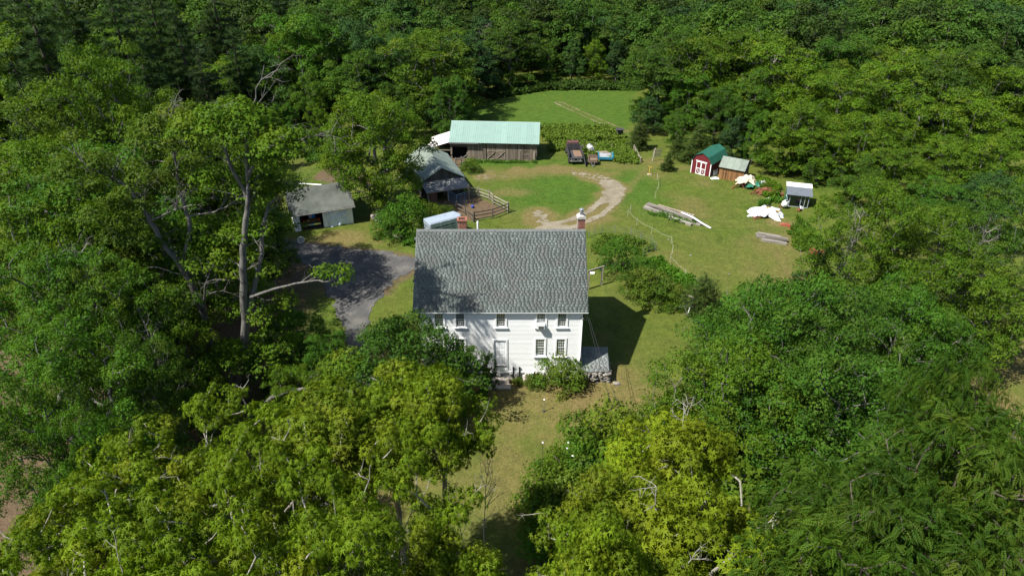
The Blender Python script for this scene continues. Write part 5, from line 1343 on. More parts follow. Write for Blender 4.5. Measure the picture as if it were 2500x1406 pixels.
tape_fence('white tape posts beside the juniper', [(1757, 768), (1800, 800)])
# garden
GARD = gpoly([(1440, 592), (1470, 578), (1530, 577), (1580, 592), (1602, 612), (1570, 622), (1500, 632), (1450, 618)])
o = fence('garden_fence', 'thin wire fence on steel posts round the vegetable garden', 'fence', [(1437, 580), (1451, 574), (1469, 571), (1500, 570), (1540, 575), (1565, 584), (1590, 596), (1601, 612), (1570, 626)], .95, 3, M_steel, pw=.05, rw=.012, rt=.012)
# clothes frame and white post
a, b = G(1436, 706), G(1468, 696); g = thing('clothes_frame', 'grey timber clothes frame beside the house', 'frame', a); d = Vector(b) - Vector(a)
for p in (Vector((0, 0, 0)), d): MB().box(-.08, .08, -.08, .08, -.3, 2.05).build('post', M_railg, g, p)
MB().bar(-d*.12 + Vector((0, 0, 2.12)), d*1.12 + Vector((0, 0, 2.12)), .12, .14).build('beam', M_railg, g); MB().bar(d + Vector((0, 0, 1.5)), d*.75 + Vector((0, 0, 2.05)), .06, .08).build('brace', M_railg, g)
g = thing('leaning_post', 'leaning white T shaped post at the end of the hedge', 'post', G(1678, 768)); MB().bar((0, 0, -.1), (.4, .2, 1.75), .07, .07).build('mast', M_white, g); MB().bar((-.1, .25, 1.95), (.9, .05, 1.62), .09, .09).build('cross_arm', M_railg, g)
g = thing('lawn_pipe', 'thin standpipe with a white cap on the front lawn', 'standpipe', G(1328, 1004)); MB().tube([(0, 0, 0), (0, 0, 1.15)], .025, 6).build('pipe', M_steel, g); MB().lathe([(.05, 0), (.07, .05), (.02, .12)], n=8).build('cap', M_white, g, (0, 0, 1.15)); MB().lathe([(.12, 0), (.08, .12)], n=8).build('base', M_dump, g)
tag(MB().prism([(-.25, -.12), (.2, -.15), (.26, .1), (-.2, .14)], 0, .14, 'z').build('white_bag', M_white, None, G(1446, 668)), 'white bag left on the grass behind the clothes frame', 'bag')
for k, (px, py, lab) in enumerate([(1686, 624, 'small stone in the middle of the pasture'), (1781, 670, 'small stone low in the pasture'), (1631, 586, 'small stone beside the tape fence')]):
    o = stone(None, *G(px, py), .22, .15, .10, ST_field, rng, 'small_stone'); tag(o, lab, 'stone')
# ---- by the garage
wall = thing('stone_wall', 'tumbled dry stone wall curving below the bushes by the garage yard', 'wall', G(950, 550)); w0 = np.array(wall.location)
WP = [G(*p) for p in ((912, 528), (925, 540), (940, 552), (962, 562), (985, 572), (1003, 579))]
for i in range(70):
    t = i/70*(len(WP) - 1.001); k = int(t); p = WP[k] + (WP[k+1] - WP[k])*(t - k)
    for lay in range(2 if rng.random() < .75 else 1):
        s = .26 + .22*rng.random(); q = p - w0; stone(wall, q[0] + rng.normal(0, .22), q[1] + rng.normal(0, .22), q[2] - .05 + lay*.24, s*1.2, s, s*.75)
fl = thing('flower_planter', 'round stone planter of pink and white flowers by the driveway', 'planter', G(974, 580)); MB().lathe([(.25, 0), (.5, .1), (.62, .32), (.58, .36), (.45, .3)], n=14).build('bowl', M_cement, fl)
M_pink = leafmat('pink_petals', (.5, .25, .28), (.75, .66, .62), (.6, .2, .25), .2)
rg = np.random.default_rng(31)
def posy(name, parent, loc, r, n, size, mat, flat=.5):
    v = unit(rg.normal(size=(n, 3))); v[:, 2] = np.abs(v[:, 2]); P = v*[r, r, r*flat]*rg.random((n, 1))**.4
    t = np.stack([rg.random(n), rg.random(n)*.4, np.zeros(n), np.ones(n)], 1)
    return put(name, leaves_mesh(name, P, v + [0, 0, .6], rg.normal(size=(n, 3)), np.full(n, size), t, QUAD, mat), parent, loc)
posy('flowers', fl, (0, 0, .32), .55, 90, .13, M_pink); posy('leaves', fl, (0, 0, .28), .55, 90, .14, L_shrub)
M_wpet = leafmat('white_petals', (.7, .7, .66), (.82, .82, .78), (.8, .8, .6), .15)
for k, (px, py, Y, lab) in enumerate([(1325, 1080, 31.5, 'white flower head standing above the lawn bushes'), (1384, 1094, 32.2, 'white flower head on the bush, left one'), (1398, 1112, 31.6, 'white flower head on the bush, lower one'), (1387, 1080, 32.8, 'white flower head on the bush, top one')]):
    p = AT(px, py, Y); o = posy('white_flower', None, p, .06, 18, .055, M_wpet, .7); tag(o, lab, 'flower')
    if k == 0:
        g = thing('flower_stalk', 'long stalk carrying the single white flower', 'stalk', (p[0], p[1], 0)); MB().tube([(0, 0, 0), (0, 0, p[2])], .018, 5).build('stem', M_bark_dark, g)
# wagon wheel
g = thing('wagon_wheel', 'white wagon wheel standing in front of the garage', 'wheel', G(736, 594), .5); g.scale = (.68,)*3; m = MB(); n = 20
m.tube([(.55*math.cos(6.283*i/n), 0, .62 + .55*math.sin(6.283*i/n)) for i in range(n + 1)], .05, 6, cap=False); m.build('rim', M_white, g)
for i in range(10): MB().bar((0, 0, .62), (.53*math.cos(6.283*i/10), 0, .62 + .53*math.sin(6.283*i/10)), .04, .04, (0, 1, 0)).build('spoke', M_white, g)
MB().lathe([(.10, -.08), (.10, .08)], n=10).build('hub', M_dwood, g, (0, 0, .62), (R(90), 0, 0)); MB().box(.35, .43, .06, .13, -.1, .75).build('prop', M_gwood2, g)
# pickup truck tail out in the left bay
A, B = G(722, 566), G(864, 545); L, rz = frame(A, B); u = L/142.
c = A + (B - A)*(41.5*u/L); d = np.array([-math.sin(rz), math.cos(rz), 0]); c = c + d*.35
M_car = worn('dark_maroon_paint', (.055, .018, .016), (.045, .015, .014), .25, .3, bmp=0, spec=.6)
M_chrome = worn('chrome', (.66, .67, .69), (.5, .5, .52), .18, .95, bmp=0)
M_tail = worn('tail_lamp_red', (.35, .015, .015), (.25, .012, .012), .3, bmp=0)
tk = thing('pickup_truck', 'dark maroon pickup truck parked nose in inside the garage', 'pickup truck', c, rz + .02)
m = MB(); m.prism([(-.95, .55), (.95, .55), (1.0, .75), (1.0, 1.05), (.96, 1.2), (.82, 1.22), (.82, .80), (-.82, .80), (-.82, 1.22), (-.96, 1.2), (-1.0, 1.05), (-1.0, .75)], .06, 2.2, 'y'); m.build('bed', M_car, tk)
m = MB(); m.prism([(2.2, .5), (5.3, .5), (5.4, .8), (5.3, 1.1), (4.2, 1.2), (3.7, 1.78), (2.4, 1.82), (2.22, 1.2)], -.95, .95, 'x'); m.build('cab', M_car, tk)
MB().prism([(-.78, 1.25), (.78, 1.25), (.68, 1.70), (-.68, 1.70)], 2.19, 2.21, 'y').build('rear_window', M_black, tk)
tg = MB().box(-.80, .80, 0, .07, .72, 1.2).box(-.72, .72, -.012, 0, .80, 1.10).build('tailgate', M_car, tk); MB().box(-.62, -.2, -.022, -.013, .96, 1.0).build('badge', M_chrome, tg); MB().box(-.1, .1, -.025, -.013, 1.03, 1.10).build('handle', M_black, tg)
for x in (-.97, .82): MB().box(x, x + .15, -.015, .05, .78, 1.12).build('tail_lamp', M_tail, tk)
MB().prism([(-1.0, .42), (1.0, .42), (1.02, .5), (.98, .62), (-.98, .62), (-1.02, .5)], -.2, -.02, 'y').build('rear_bumper', M_chrome, tk)
MB().box(-.17, .17, -.215, -.201, .45, .60).build('number_plate', worn('blue_plate', (.10, .35, .62), (.08, .3, .55), .5, bmp=0), tk)
for x in (-.78, .78):
    for y in (.95, 4.4):
        w = MB().lathe([(.2, -.12), (.36, -.12), (.39, -.07), (.39, .07), (.36, .12), (.2, .12)], n=16).build('wheel', M_rubber, tk, (x, y, .39), (0, R(90), 0)); MB().lathe([(.2, -.10), (.2, .10)], n=12).build('rim', M_chrome, w)
p = Vector(c) + Vector(d)*.55
for dx, mat, lab in ((-.28, worn('clear_jug', (.5, .55, .6), (.4, .45, .5), .3, bmp=0), 'clear water jug standing in the pickup bed'), (.05, worn('blue_jug', (.03, .22, .55), (.02, .15, .4), .3, bmp=0), 'blue water jug standing in the pickup bed')):
    q = p + Vector((math.cos(rz), math.sin(rz), 0))*(dx + .25); o = MB().lathe([(.22, 0), (.26, .05), (.26, .22), (.24, .26), (.26, .30), (.26, .62), (.12, .75), (.07, .78), (.07, .86)], n=14).build('water_jug', mat, None, (q.x, q.y, c[2] + .80), smooth=True); tag(o, lab, 'jug')
# livestock trailer behind the house
P1, P2, P0 = G(1051, 549, 2.2), G(1125, 530, 2.2), G(1027, 537, 2.2); L, rz = frame(P1, P2); wT = min(2.3, math.hypot(*(P0 - P1)[:2])); print('trailer', L, wT)
g = thing('stock_trailer', 'silver aluminium livestock trailer with slatted sides behind the house', 'trailer', (P1[0], P1[1], gzf(P1[0], P1[1])), rz)
mt = MB(); mt.prism([(0, 0), (L - .05, 0), (L + .35, .45*wT), (L - .05, wT), (0, wT)], 2.16, 2.20, 'z'); mt.prism([(.12, .14), (L - .12, .14), (L + .18, .45*wT), (L - .12, wT - .14), (.12, wT - .14)], 2.2005, 2.26, 'z'); mt.build('roof', M_alu, g)
for side, y in ((0, 0), (1, wT - .05)):
    for z0, z1 in ((.45, 1.0), (1.10, 1.28), (1.38, 1.56), (1.70, 2.16)): MB().box(0, L - .7, y, y + .05, z0, z1).build('slat', M_alu, g)
    for x in (0, L*.33, L*.62): MB().box(x, x + .06, y + (-.03 if side == 0 else .051), y + (-.001 if side == 0 else .08), .45, 2.16).build('upright', M_alu, g)
for z0, z1 in ((.45, 1.0), (1.10, 1.28), (1.38, 1.56), (1.70, 2.16)): MB().box(-.05, -.002, .06, wT - .06, z0, z1).build('slat', M_alu, g)
MB().prism([(L - .69, .0), (L - .05, 0), (L + .35, .45*wT), (L - .05, wT), (L - .69, wT)], .45, 2.155, 'z').build('nose', M_alu, g); MB().box(.06, L - .7, .06, wT - .06, .46, .5).build('floor', M_black, g)
for y in (.05, wT - .05):
    for x in (L*.40, L*.58): MB().lathe([(.1, -.1), (.34, -.1), (.34, .1), (.1, .1)], n=14).build('wheel', M_rubber, g, (x, y, .36), (R(90), 0, 0))
MB().bar((L, .45*wT, .5), (L + 1.3, .45*wT, .5), .1, .1).build('drawbar', M_steel, g)
print('objects done')

# ------------------------------------------------------------------ weeds and rough grass
def rough(name, poly, n, h, size, mat, label, tmpl=QUAD, edge=.6, lump=1.6):
    P = gpoly(poly) if len(poly[0]) == 2 and abs(poly[0][0]) > 90 else np.array(poly); rg = np.random.default_rng(len(name)*7 + n)
    b = bounds(P, 0); x = rg.uniform(b[0], b[1], n*3); y = rg.uniform(b[2], b[3], n*3)
    d = dpoly(x, y, P); k = (d < edge*(fbm(x, y, 1.2) - .5)*3) & (fbm(x + 31, y, .9) > .30); x, y = x[k][:n], y[k][:n]; m = len(x)
    top = h*(.35 + 1.1*fbm(x, y, .8/lump*1.6))
    z = gz(x, y) + top*rg.random(m)**.6
    Nn = rg.normal(0, .6, (m, 3)) + [0, -.2, .7]; D = rg.normal(0, .8, (m, 3)) + [0, 0, .35]
    pt = (fbm(x, y, 1.4) - .5)*1.2
    t = np.stack([np.clip(.45 + pt + rg.normal(0, .2, m), 0, 1), np.clip(np.abs(rg.normal(0, .15, m)), 0, 1), np.zeros(m), np.ones(m)], 1)
    o = put(name, leaves_mesh(name, np.stack([x, y, z], 1), Nn, D, size*(.6 + .7*rg.random(m)), t, tmpl, mat)); return tag(o, label, None, None, 'stuff')
L_weed = leafmat('weed_leaves', (.040, .085, .010), (.085, .140, .016), (.16, .16, .03), .3, gain=1.1)
rough('field_weeds', [(1322, 345), (1325, 312), (1420, 312), (1510, 322), (1525, 342), (1440, 352)], 15000, .95, .30, L_weed, 'tall weeds in a strip between barn and meadow', edge=1.6)
rough('yard_weeds', [(1340, 372), (1345, 350), (1440, 352), (1530, 350), (1560, 385), (1565, 402), (1520, 402), (1470, 384), (1400, 366)], 12000, .7, .26, L_weed, 'rank weeds round the old trailers', edge=1.4)
rough('barn_weeds', [(1035, 395), (1040, 372), (1060, 372), (1062, 390), (1100, 400), (1095, 410), (1060, 412)], 3500, .6, .24, L_lush, 'weeds at the lean-to of the barn')
rough('barn_foot_weeds', [(1150, 398), (1310, 400), (1310, 396), (1150, 392)], 1500, .3, .16, L_lush, 'weeds along the foot of the barn wall')
rough('shed_weeds', [(1830, 455), (1850, 435), (1905, 460), (1890, 490), (1850, 470)], 4000, .6, .24, L_maple_ygreen, 'weeds behind the scrap by the sheds')
rough('pasture_weeds', [(745, 395), (760, 350), (830, 345), (890, 385), (800, 400)], 6000, .8, .28, L_lush, 'weeds at the back of the horse pasture')
rough('planter_weeds', [(985, 600), (990, 570), (1012, 560), (1012, 605)], 2500, .5, .2, L_lush, 'tall grass by the flower planter')
rough('hedge_weeds', [(1690, 790), (1680, 760), (1740, 760), (1790, 790), (1760, 810)], 4000, .6, .18, L_maple_ygreen, 'dry weeds at the end of the hedge')
rough('garden_plants', GARD, 2600, .35, .22, L_shrub, 'yellowing vegetable plants in the garden bed')
rough('squash_plants', [(1560, 640), (1600, 640), (1700, 700), (1720, 740), (1650, 690)], 4000, .7, .30, L_lush, 'big leaved garden plants behind the hedge')
rough('wood_edge_weeds', [(1200, 245), (1340, 222), (1560, 222), (1560, 212), (1340, 206), (1190, 230)], 8000, 1.2, .5, L_wood, 'undergrowth along the far edge of the meadow')
rough('lumber_weeds', [(1580, 520), (1640, 520), (1700, 548), (1650, 545)], 900, .35, .2, L_lush, 'weeds growing through the lumber pile')
rough('scrap_weeds', [(1850, 505), (1900, 478), (1915, 490), (1880, 500)], 900, .5, .22, L_lush, 'weeds round the rusted machine parts')
rough('slope_weeds', [(1925, 560), (1950, 530), (1990, 570), (1970, 620), (1940, 610)], 2000, .35, .24, L_maple, 'scrub along the right edge of the pasture')
rough('left_undergrowth', [(30, 1000), (200, 700), (600, 600), (740, 680), (800, 800), (800, 950), (640, 1250), (300, 1300)], 26000, 1.2, .34, L_maple, 'shaded undergrowth below the left wood', lump=3)
rough('right_undergrowth', [(1640, 1000), (1750, 780), (1900, 700), (2300, 760), (2340, 1000), (2500, 1050), (2450, 1400), (1550, 1400), (1480, 1150)], 24000, 1.2, .34, L_maple, 'shaded undergrowth below the right trees', lump=3)
# mown lawn: blades and clover in short tufts where the photograph comes nearest
def lawn(name, poly, n, size, mat, label):
    P = gpoly(poly); rg = np.random.default_rng(n); b = bounds(P, 0); x = rg.uniform(b[0], b[1], n*2); y = rg.uniform(b[2], b[3], n*2)
    k = (dpoly(x, y, P) < 0) & (dpoly(x, y, DRIVE) > .3) & ~((np.abs(x + .9) < 6.6) & (y > 44) & (y < 55)); x, y = x[k][:n], y[k][:n]; dr, di, lu = ground_masks(x, y)
    k = rg.random(len(x)) > dr*.9 + di; x, y, lu = x[k], y[k], lu[k]; m = len(x)
    t = np.stack([np.clip(.35 + (fbm(x, y, .8) - .5)*1.6 + .2*lu + rg.normal(0, .15, m), 0, 1), np.clip(np.abs(rg.normal(0, .2, m)) + dr[k]*.5, 0, 1), np.zeros(m), np.ones(m)], 1)
    o = put(name, leaves_mesh(name, np.stack([x, y, gz(x, y)], 1), rg.normal(0, .35, (m, 3)) + [0, 0, 1.2], rg.normal(0, .8, (m, 3)) + [0, 0, .12], size*(.5 + .7*rg.random(m)), t, QUAD, mat)); tag(o, label, None, None, 'stuff')
L_grass = leafmat('lawn_blades', (.048, .078, .011), (.086, .124, .016), (.16, .14, .05), .25, rnd=0)
lawn('lawn_grass', [(905, 800), (1000, 680), (1430, 640), (1700, 770), (1690, 960), (1600, 1060), (1350, 1400), (1100, 1400), (980, 1100)], 45000, .11, L_grass, 'short lawn grass round the farmhouse')
lawn('yard_grass', [(1010, 560), (1250, 400), (1640, 400), (1950, 480), (1990, 700), (1760, 800), (1440, 640)], 55000, .13, L_grass, 'short grass of the yard and pasture')

# ------------------------------------------------------------------ trees, nearest first
TREES = []
def T(key, px, py, Y, label, **kw):
    o = ttree(key, px, py, Y, label, **kw); TREES.append((o.location.x, o.location.y)); return o

# two old maples on the driveway verge, limb by limb
def old_maple(name, base, limbs, pads, label, seed, pr=.72, per=105, leaf=L_maple_ygreen):
    rg = np.random.default_rng(seed)
    b = AT(*base); b[2] = gzf(b[0], b[1]); o = thing(name, label, 'tree', b)
    segs = []; ends = []
    for path, r0, r1, twigs in limbs:
        P = [AT(*p) - b for p in path]
        Q = [P[0]]                                   # smooth the path a little and add knots
        for i in range(len(P)-1):
            pm, pn = P[max(i-1, 0)], P[min(i+2, len(P)-1)]
            for t in (.25, .5, .75, 1.0):
                q = .5*((2*P[i]) + (-pm + P[i+1])*t + (2*pm - 5*P[i] + 4*P[i+1] - pn)*t*t + (-pm + 3*P[i] - 3*P[i+1] + pn)*t**3)
                Q.append(q + rg.normal(0, .05, 3)*(t < 1))
        n = len(Q)-1
        for i in range(n):
            segs.append((Q[i], Q[i+1], r0 + (r1-r0)*i/n, r0 + (r1-r0)*(i+1)/n))
        ends += Q[2:]
        if twigs:
            for i in rg.choice(np.arange(n//3, n+1), twigs):
                segs += dead_twigs(rg, [Q[i]], 1.1 + .9*rg.random(), .045, 1.0)
    C = []
    for px, py, Y, k in pads:
        c0 = AT(px, py, Y) - b + rg.normal(0, .3, 3); lr = .75 + .22*k
        for _ in range(2*k + 4):
            v = unit(rg.normal(size=3)); v[2] = abs(v[2]) - .2
            C.append(c0 + v*lr*[1.1, 1.1, .75]*(.8 + .3*rg.random()))
    near = [q for q in ends]                        # boughs fork from the limbs to carry the leaf pads
    new = grow(C, near, rg, r_tip=.011, wob=.22)[len(near) - 1:]
    segs += [(p, q, min(r, .07), min(t, .06)) for p, q, r, t in new]
    put('trunk', tubes_mesh('trunk', segs, M_bark_grey, 8), o)
    P, Nn, D, S, Tt = pad_leaves(rg, C, pr, per, .21, flat=.62)
    put('crown', leaves_mesh('crown', P, Nn, D, S, Tt, MAPLE, leaf), o)
    TREES.append((b[0], b[1]))
Y1 = 41.5
old_maple('old_maple', (575, 1010, Y1),
    [([(572,1030,Y1),(585,900,Y1),(600,780,Y1),(592,660,Y1),(598,560,Y1),(606,470,Y1),(600,385,Y1)], .39, .11, 6),
     ([(604,770,Y1),(622,700,Y1+.4),(640,620,Y1+.8),(638,560,Y1+1),(668,490,Y1+1.3),(690,440,Y1+1.5)], .20, .06, 3),
     ([(600,400,Y1),(602,330,Y1),(625,240,Y1+.3),(645,160,Y1+.5)], .10, .02, 6),
     ([(604,430,Y1),(650,365,Y1-.4),(700,330,Y1-.8),(745,348,Y1-1)], .14, .03, 4),
     ([(602,480,Y1),(560,400,Y1-.3),(545,330,Y1-.4),(520,270,Y1-.4)], .15, .03, 4),
     ([(612,725,Y1-.2),(670,705,Y1-.8),(735,690,Y1-1.2),(790,688,Y1-1.4),(822,700,Y1-1.5)], .11, .03, 3),
     ([(575,1035,Y1-.3),(625,1000,Y1-1.5),(680,965,Y1-2.4),(745,948,Y1-3),(800,942,Y1-3.4),(850,905,Y1-3.6)], .22, .06, 5)],
    [(520,330,Y1,4),(565,300,Y1,4),(612,310,Y1-.5,4),(680,345,Y1-2.5,2),(540,620,Y1+1.5,5),(570,600,Y1+2.5,5),(480,690,Y1+2,5),(540,760,Y1+2.5,5),(450,560,Y1+3,5),(600,700,Y1+3,5),(560,410,Y1+1,4),(660,400,Y1+1,5),(660,455,Y1+1.5,5),(622,560,Y1+2,5),(640,470,Y1+2,3),(822,690,Y1-1.4,1),
     (520,560,Y1+2,3),(615,640,Y1+2,5),(650,740,Y1+2,5),(560,870,Y1-1,4),(640,850,Y1+1,6),(840,900,Y1-3.4,2)],
    'tall old maple with a forked grey trunk and bare top branches beside the driveway', 11)
Y2 = 42.5
old_maple('old_maple', (500, 1005, Y2),
    [([(500,1025,Y2),(505,900,Y2),(508,800,Y2),(455,670,Y2),(405,605,Y2-.2),(368,545,Y2-.4),(345,490,Y2-.5)], .34, .12, 7),
     ([(350,500,Y2-.5),(300,450,Y2-.8),(215,408,Y2-1.2)], .17, .05, 3),
     ([(440,650,Y2),(462,580,Y2+.4),(455,520,Y2+.6),(432,430,Y2+.8),(425,340,Y2+.8),(412,262,Y2+.8)], .19, .04, 7),
     ([(455,525,Y2+.6),(510,520,Y2+.6),(560,500,Y2+.5),(590,480,Y2+.4)], .09, .03, 4),
     ([(505,910,Y2),(470,930,Y2-1),(440,980,Y2-1.6)], .2, .08, 3),
     ([(365,540,Y2-.4),(410,520,Y2-.8),(470,500,Y2-1)], .08, .03, 5),
     ([(500,770,Y2-.3),(500,700,Y2-1),(520,650,Y2-1.3)], .10, .03, 5)],
    [(300,440,Y2-.6,4),(230,410,Y2-1,4),(400,340,Y2+1,4),(440,300,Y2+1,4),(330,560,Y2+1,5),(400,470,Y2+1.5,5),(480,430,Y2+2,4),(270,520,Y2,5),(330,650,Y2+1,5),(420,740,Y2+2,5),(470,820,Y2-.8,5),(380,860,Y2,5),(300,760,Y2,5)],
    'old leaning maple with a bare swept limb left of the forked maple', 12)

# woods left of the driveway
for key, px, py, Y, lab, w in [
    ('maple0', 215, 92, 62, 'tall thin maple whose yellow top rises above the left wood', .62),
    ('maple2', 95, 215, 60, 'broad maple at the left edge below the dark pines', 1.0),
    ('maple0', 345, 225, 66, 'yellow green maple just behind the tall thin maple', .9),
    ('maple2', 450, 258, 56, 'maple with bare twigs behind the leaning old maple', .9),
    ('maple0', 15, 330, 50, 'spreading maple cut by the left edge of the photo, upper one', 1.0),
    ('maple3', 220, 330, 50, 'wide maple crown in the middle of the left wood', 1.0),
    ('maple2', 130, 470, 45, 'maple standing above the dark gap in the left wood', .9),
    ('maple1', 610, 400, 58, 'dark green maple hiding the left end of the garage', .55),
    ('maple1', 540, 370, 62, 'maple between the two old maples and the pines', .8),
    ('maple3', 50, 610, 38, 'deep green maple low at the left edge', .85),
    ('maple1', 250, 660, 38, 'shaded maple at the foot of the left wood', .75),
    ('maple3', 120, 800, 31, 'dark leafy maple at the left edge under the wood', .8),
    ('maple1', 330, 850, 33, 'small shaded maple beside the leaning old maple', .6),
    ('mid2', 690, 745, 45, 'low leafy tree beside the driveway bend', .9),
    ('mid1', 640, 840, 42.5, 'low tree at the foot of the forked old maple', .9),
    ('mid2', 790, 820, 42, 'small tree overhanging the driveway edge', .8),
    ('mid0', 790, 900, 38, 'shrubby tree nearest the driveway in front of the house', .8), ('mid3', 700, 880, 40, 'sunlit low tree right of the forked old maple', .8), ('mid0', 480, 900, 38.5, 'sunlit low tree under the leaning old maple', .8), ('mid3', 390, 760, 41, 'yellow green tree filling the wood left of the leaning old maple', .8)]:
    T(key, px, py, Y, lab, wide=w)
for key, px, py, Y, lab in [('bare0', 330, 700, 37, 'thin dead stem leaning out of the left wood'), ('bare1', 95, 480, 40, 'bare grey stem in the dark gap of the left wood'),
                            ('bare0', 60, 540, 39, 'bare forked sapling at the left edge')]:
    T(key, px, py, Y, lab, wide=.5, name='dead_tree')

# trees just under the camera
for key, px, py, Y, lab, w in [
    ('slim0', 930, 922, 24, 'bright star leaved tree reaching up to the house front tree', .95),
    ('slim1', 1070, 938, 23, 'slender star leaved tree at the left edge of the lawn', .75),
    ('slim1', 790, 1015, 22, 'bright tree over the lower driveway', 1.15),
    ('star1', 430, 1008, 24, 'star leaved tree in front of the leaning old maple', .95),
    ('star0', 610, 1040, 21.5, 'rounded bright tree left of the lower driveway', .75),
    ('star2', 230, 1100, 22, 'bright tree near the lower left edge', .9),
    ('star0', 860, 1090, 17.5, 'large vivid green tree at the bottom of the lawn', .66),
    ('star1', 500, 1180, 16, 'bright tree at the bottom between the left trees', .8),
    ('maple1', 40, 960, 27, 'shaded maple at the lower left edge', .55), ('maple3', 150, 1010, 26, 'dark green tree behind the lower left star leaved trees', .5),
    ('star1', 40, 1200, 19, 'bright crown cut by the left edge near the corner', .7),
    ('star2', 120, 1270, 16, 'bright tree in the lower left corner', .9),
    ('slim0', 1100, 1285, 15.5, 'vivid tree crown at the bottom edge left of the lawn shadow', .6),
    ('star0', 720, 1310, 12.8, 'bright crown cut by the bottom edge', .7),
    ('star2', 330, 1335, 13, 'crown cut by the bottom edge near the lower left corner', .7),
    ('yellow0', 1610, 1030, 22, 'yellowing tree with two pale stems right of the lawn', .9),
    ('yellow0', 1730, 1075, 20, 'yellow tree beside the large round maple', .9),
    ('yellow0', 1790, 1220, 16.5, 'yellow crown low between the lawn and the compound leaved trees', 1.0),
    ('slim0', 1520, 1205, 17.5, 'green star leaved tree at the bottom right of the lawn', .9),
    ('star2', 1560, 1290, 14.5, 'star leaved crown at the bottom below the yellowing tree', .8),
    ('slim1', 1470, 1350, 13, 'crown cut by the bottom edge right of the lawn shadow', .6),
    ('pinn0', 2400, 830, 22, 'feathery leaved tree rising before the brown pasture', .42),
    ('pinn1', 2360, 1040, 19, 'feathery compound leaved tree at the lower right', .85),
    ('pinn0', 2480, 1000, 18, 'feathery tree cut by the right edge', .8),
    ('pinn1', 2130, 1170, 18, 'feathery tree below the large round maple', .8),
    ('pinn0', 2010, 1270, 15.5, 'feathery crown at the bottom beside the yellow tree', .75),
    ('pinn1', 2220, 1210, 15.5, 'feathery crown at the bottom right', .8),
    ('pinn0', 2440, 1260, 14, 'feathery crown in the lower right corner', .8),
    ('pinn1', 2100, 1340, 12.5, 'feathery crown cut by the bottom edge', .7)]:
    T(key, px, py, Y, lab, wide=w)
for px, py, Y, lab in [(1175, 1065, 27.5, 'bare pale sapling on the lawn edge, right one of the pair'), (1120, 1130, 27, 'bare pale sapling on the lawn edge, left one of the pair')]:
    T('bare0', px, py, Y, lab, wide=.5, name='dead_sapling')

# right of the lawn
for key, px, py, Y, lab, w in [
    ('round0', 1935, 690, 38, 'large round maple right of the lawn', .78),
    ('round2', 2080, 740, 37, 'dense maple joined to the right side of the large round maple', .8),
    ('round1', 1830, 870, 33.5, 'green maple in front of the large round maple', .95),
    ('round2', 2080, 900, 31, 'dark green maple before the brown pasture', .9),
    ('round0', 2230, 700, 43, 'wide maple beneath the dead branches at the right', .85),
    ('maple2', 2160, 440, 52, 'tall maple with dead branches right of the pasture', .8),
    ('maple0', 2330, 500, 51, 'maple with pale limbs near the right edge', .85),
    ('maple1', 2480, 470, 54, 'maple at the right edge below the wooded slope', .8),
    ('mid4', 2040, 600, 54, 'small tree half hiding the orange scrap', .8),
    ('mid3', 2450, 640, 46.5, 'yellow green tree at the right edge before the brown pasture', .9), ('round2', 2330, 790, 41, 'rounded tree on the near side of the brown pasture', .6),
    ('mid0', 2230, 560, 58, 'shaded tree behind the maple with dead branches', 1.0)]:
    T(key, px, py, Y, lab, wide=w)
for px, py, Y, lab, w in [(2110, 420, 51.5, 'bare dead crown standing out of the tall right maple', .5), (2420, 470, 50, 'grey dead limb tree near the right edge', .5)]:
    T('bare1', px, py, Y, lab, wide=w, name='dead_tree')

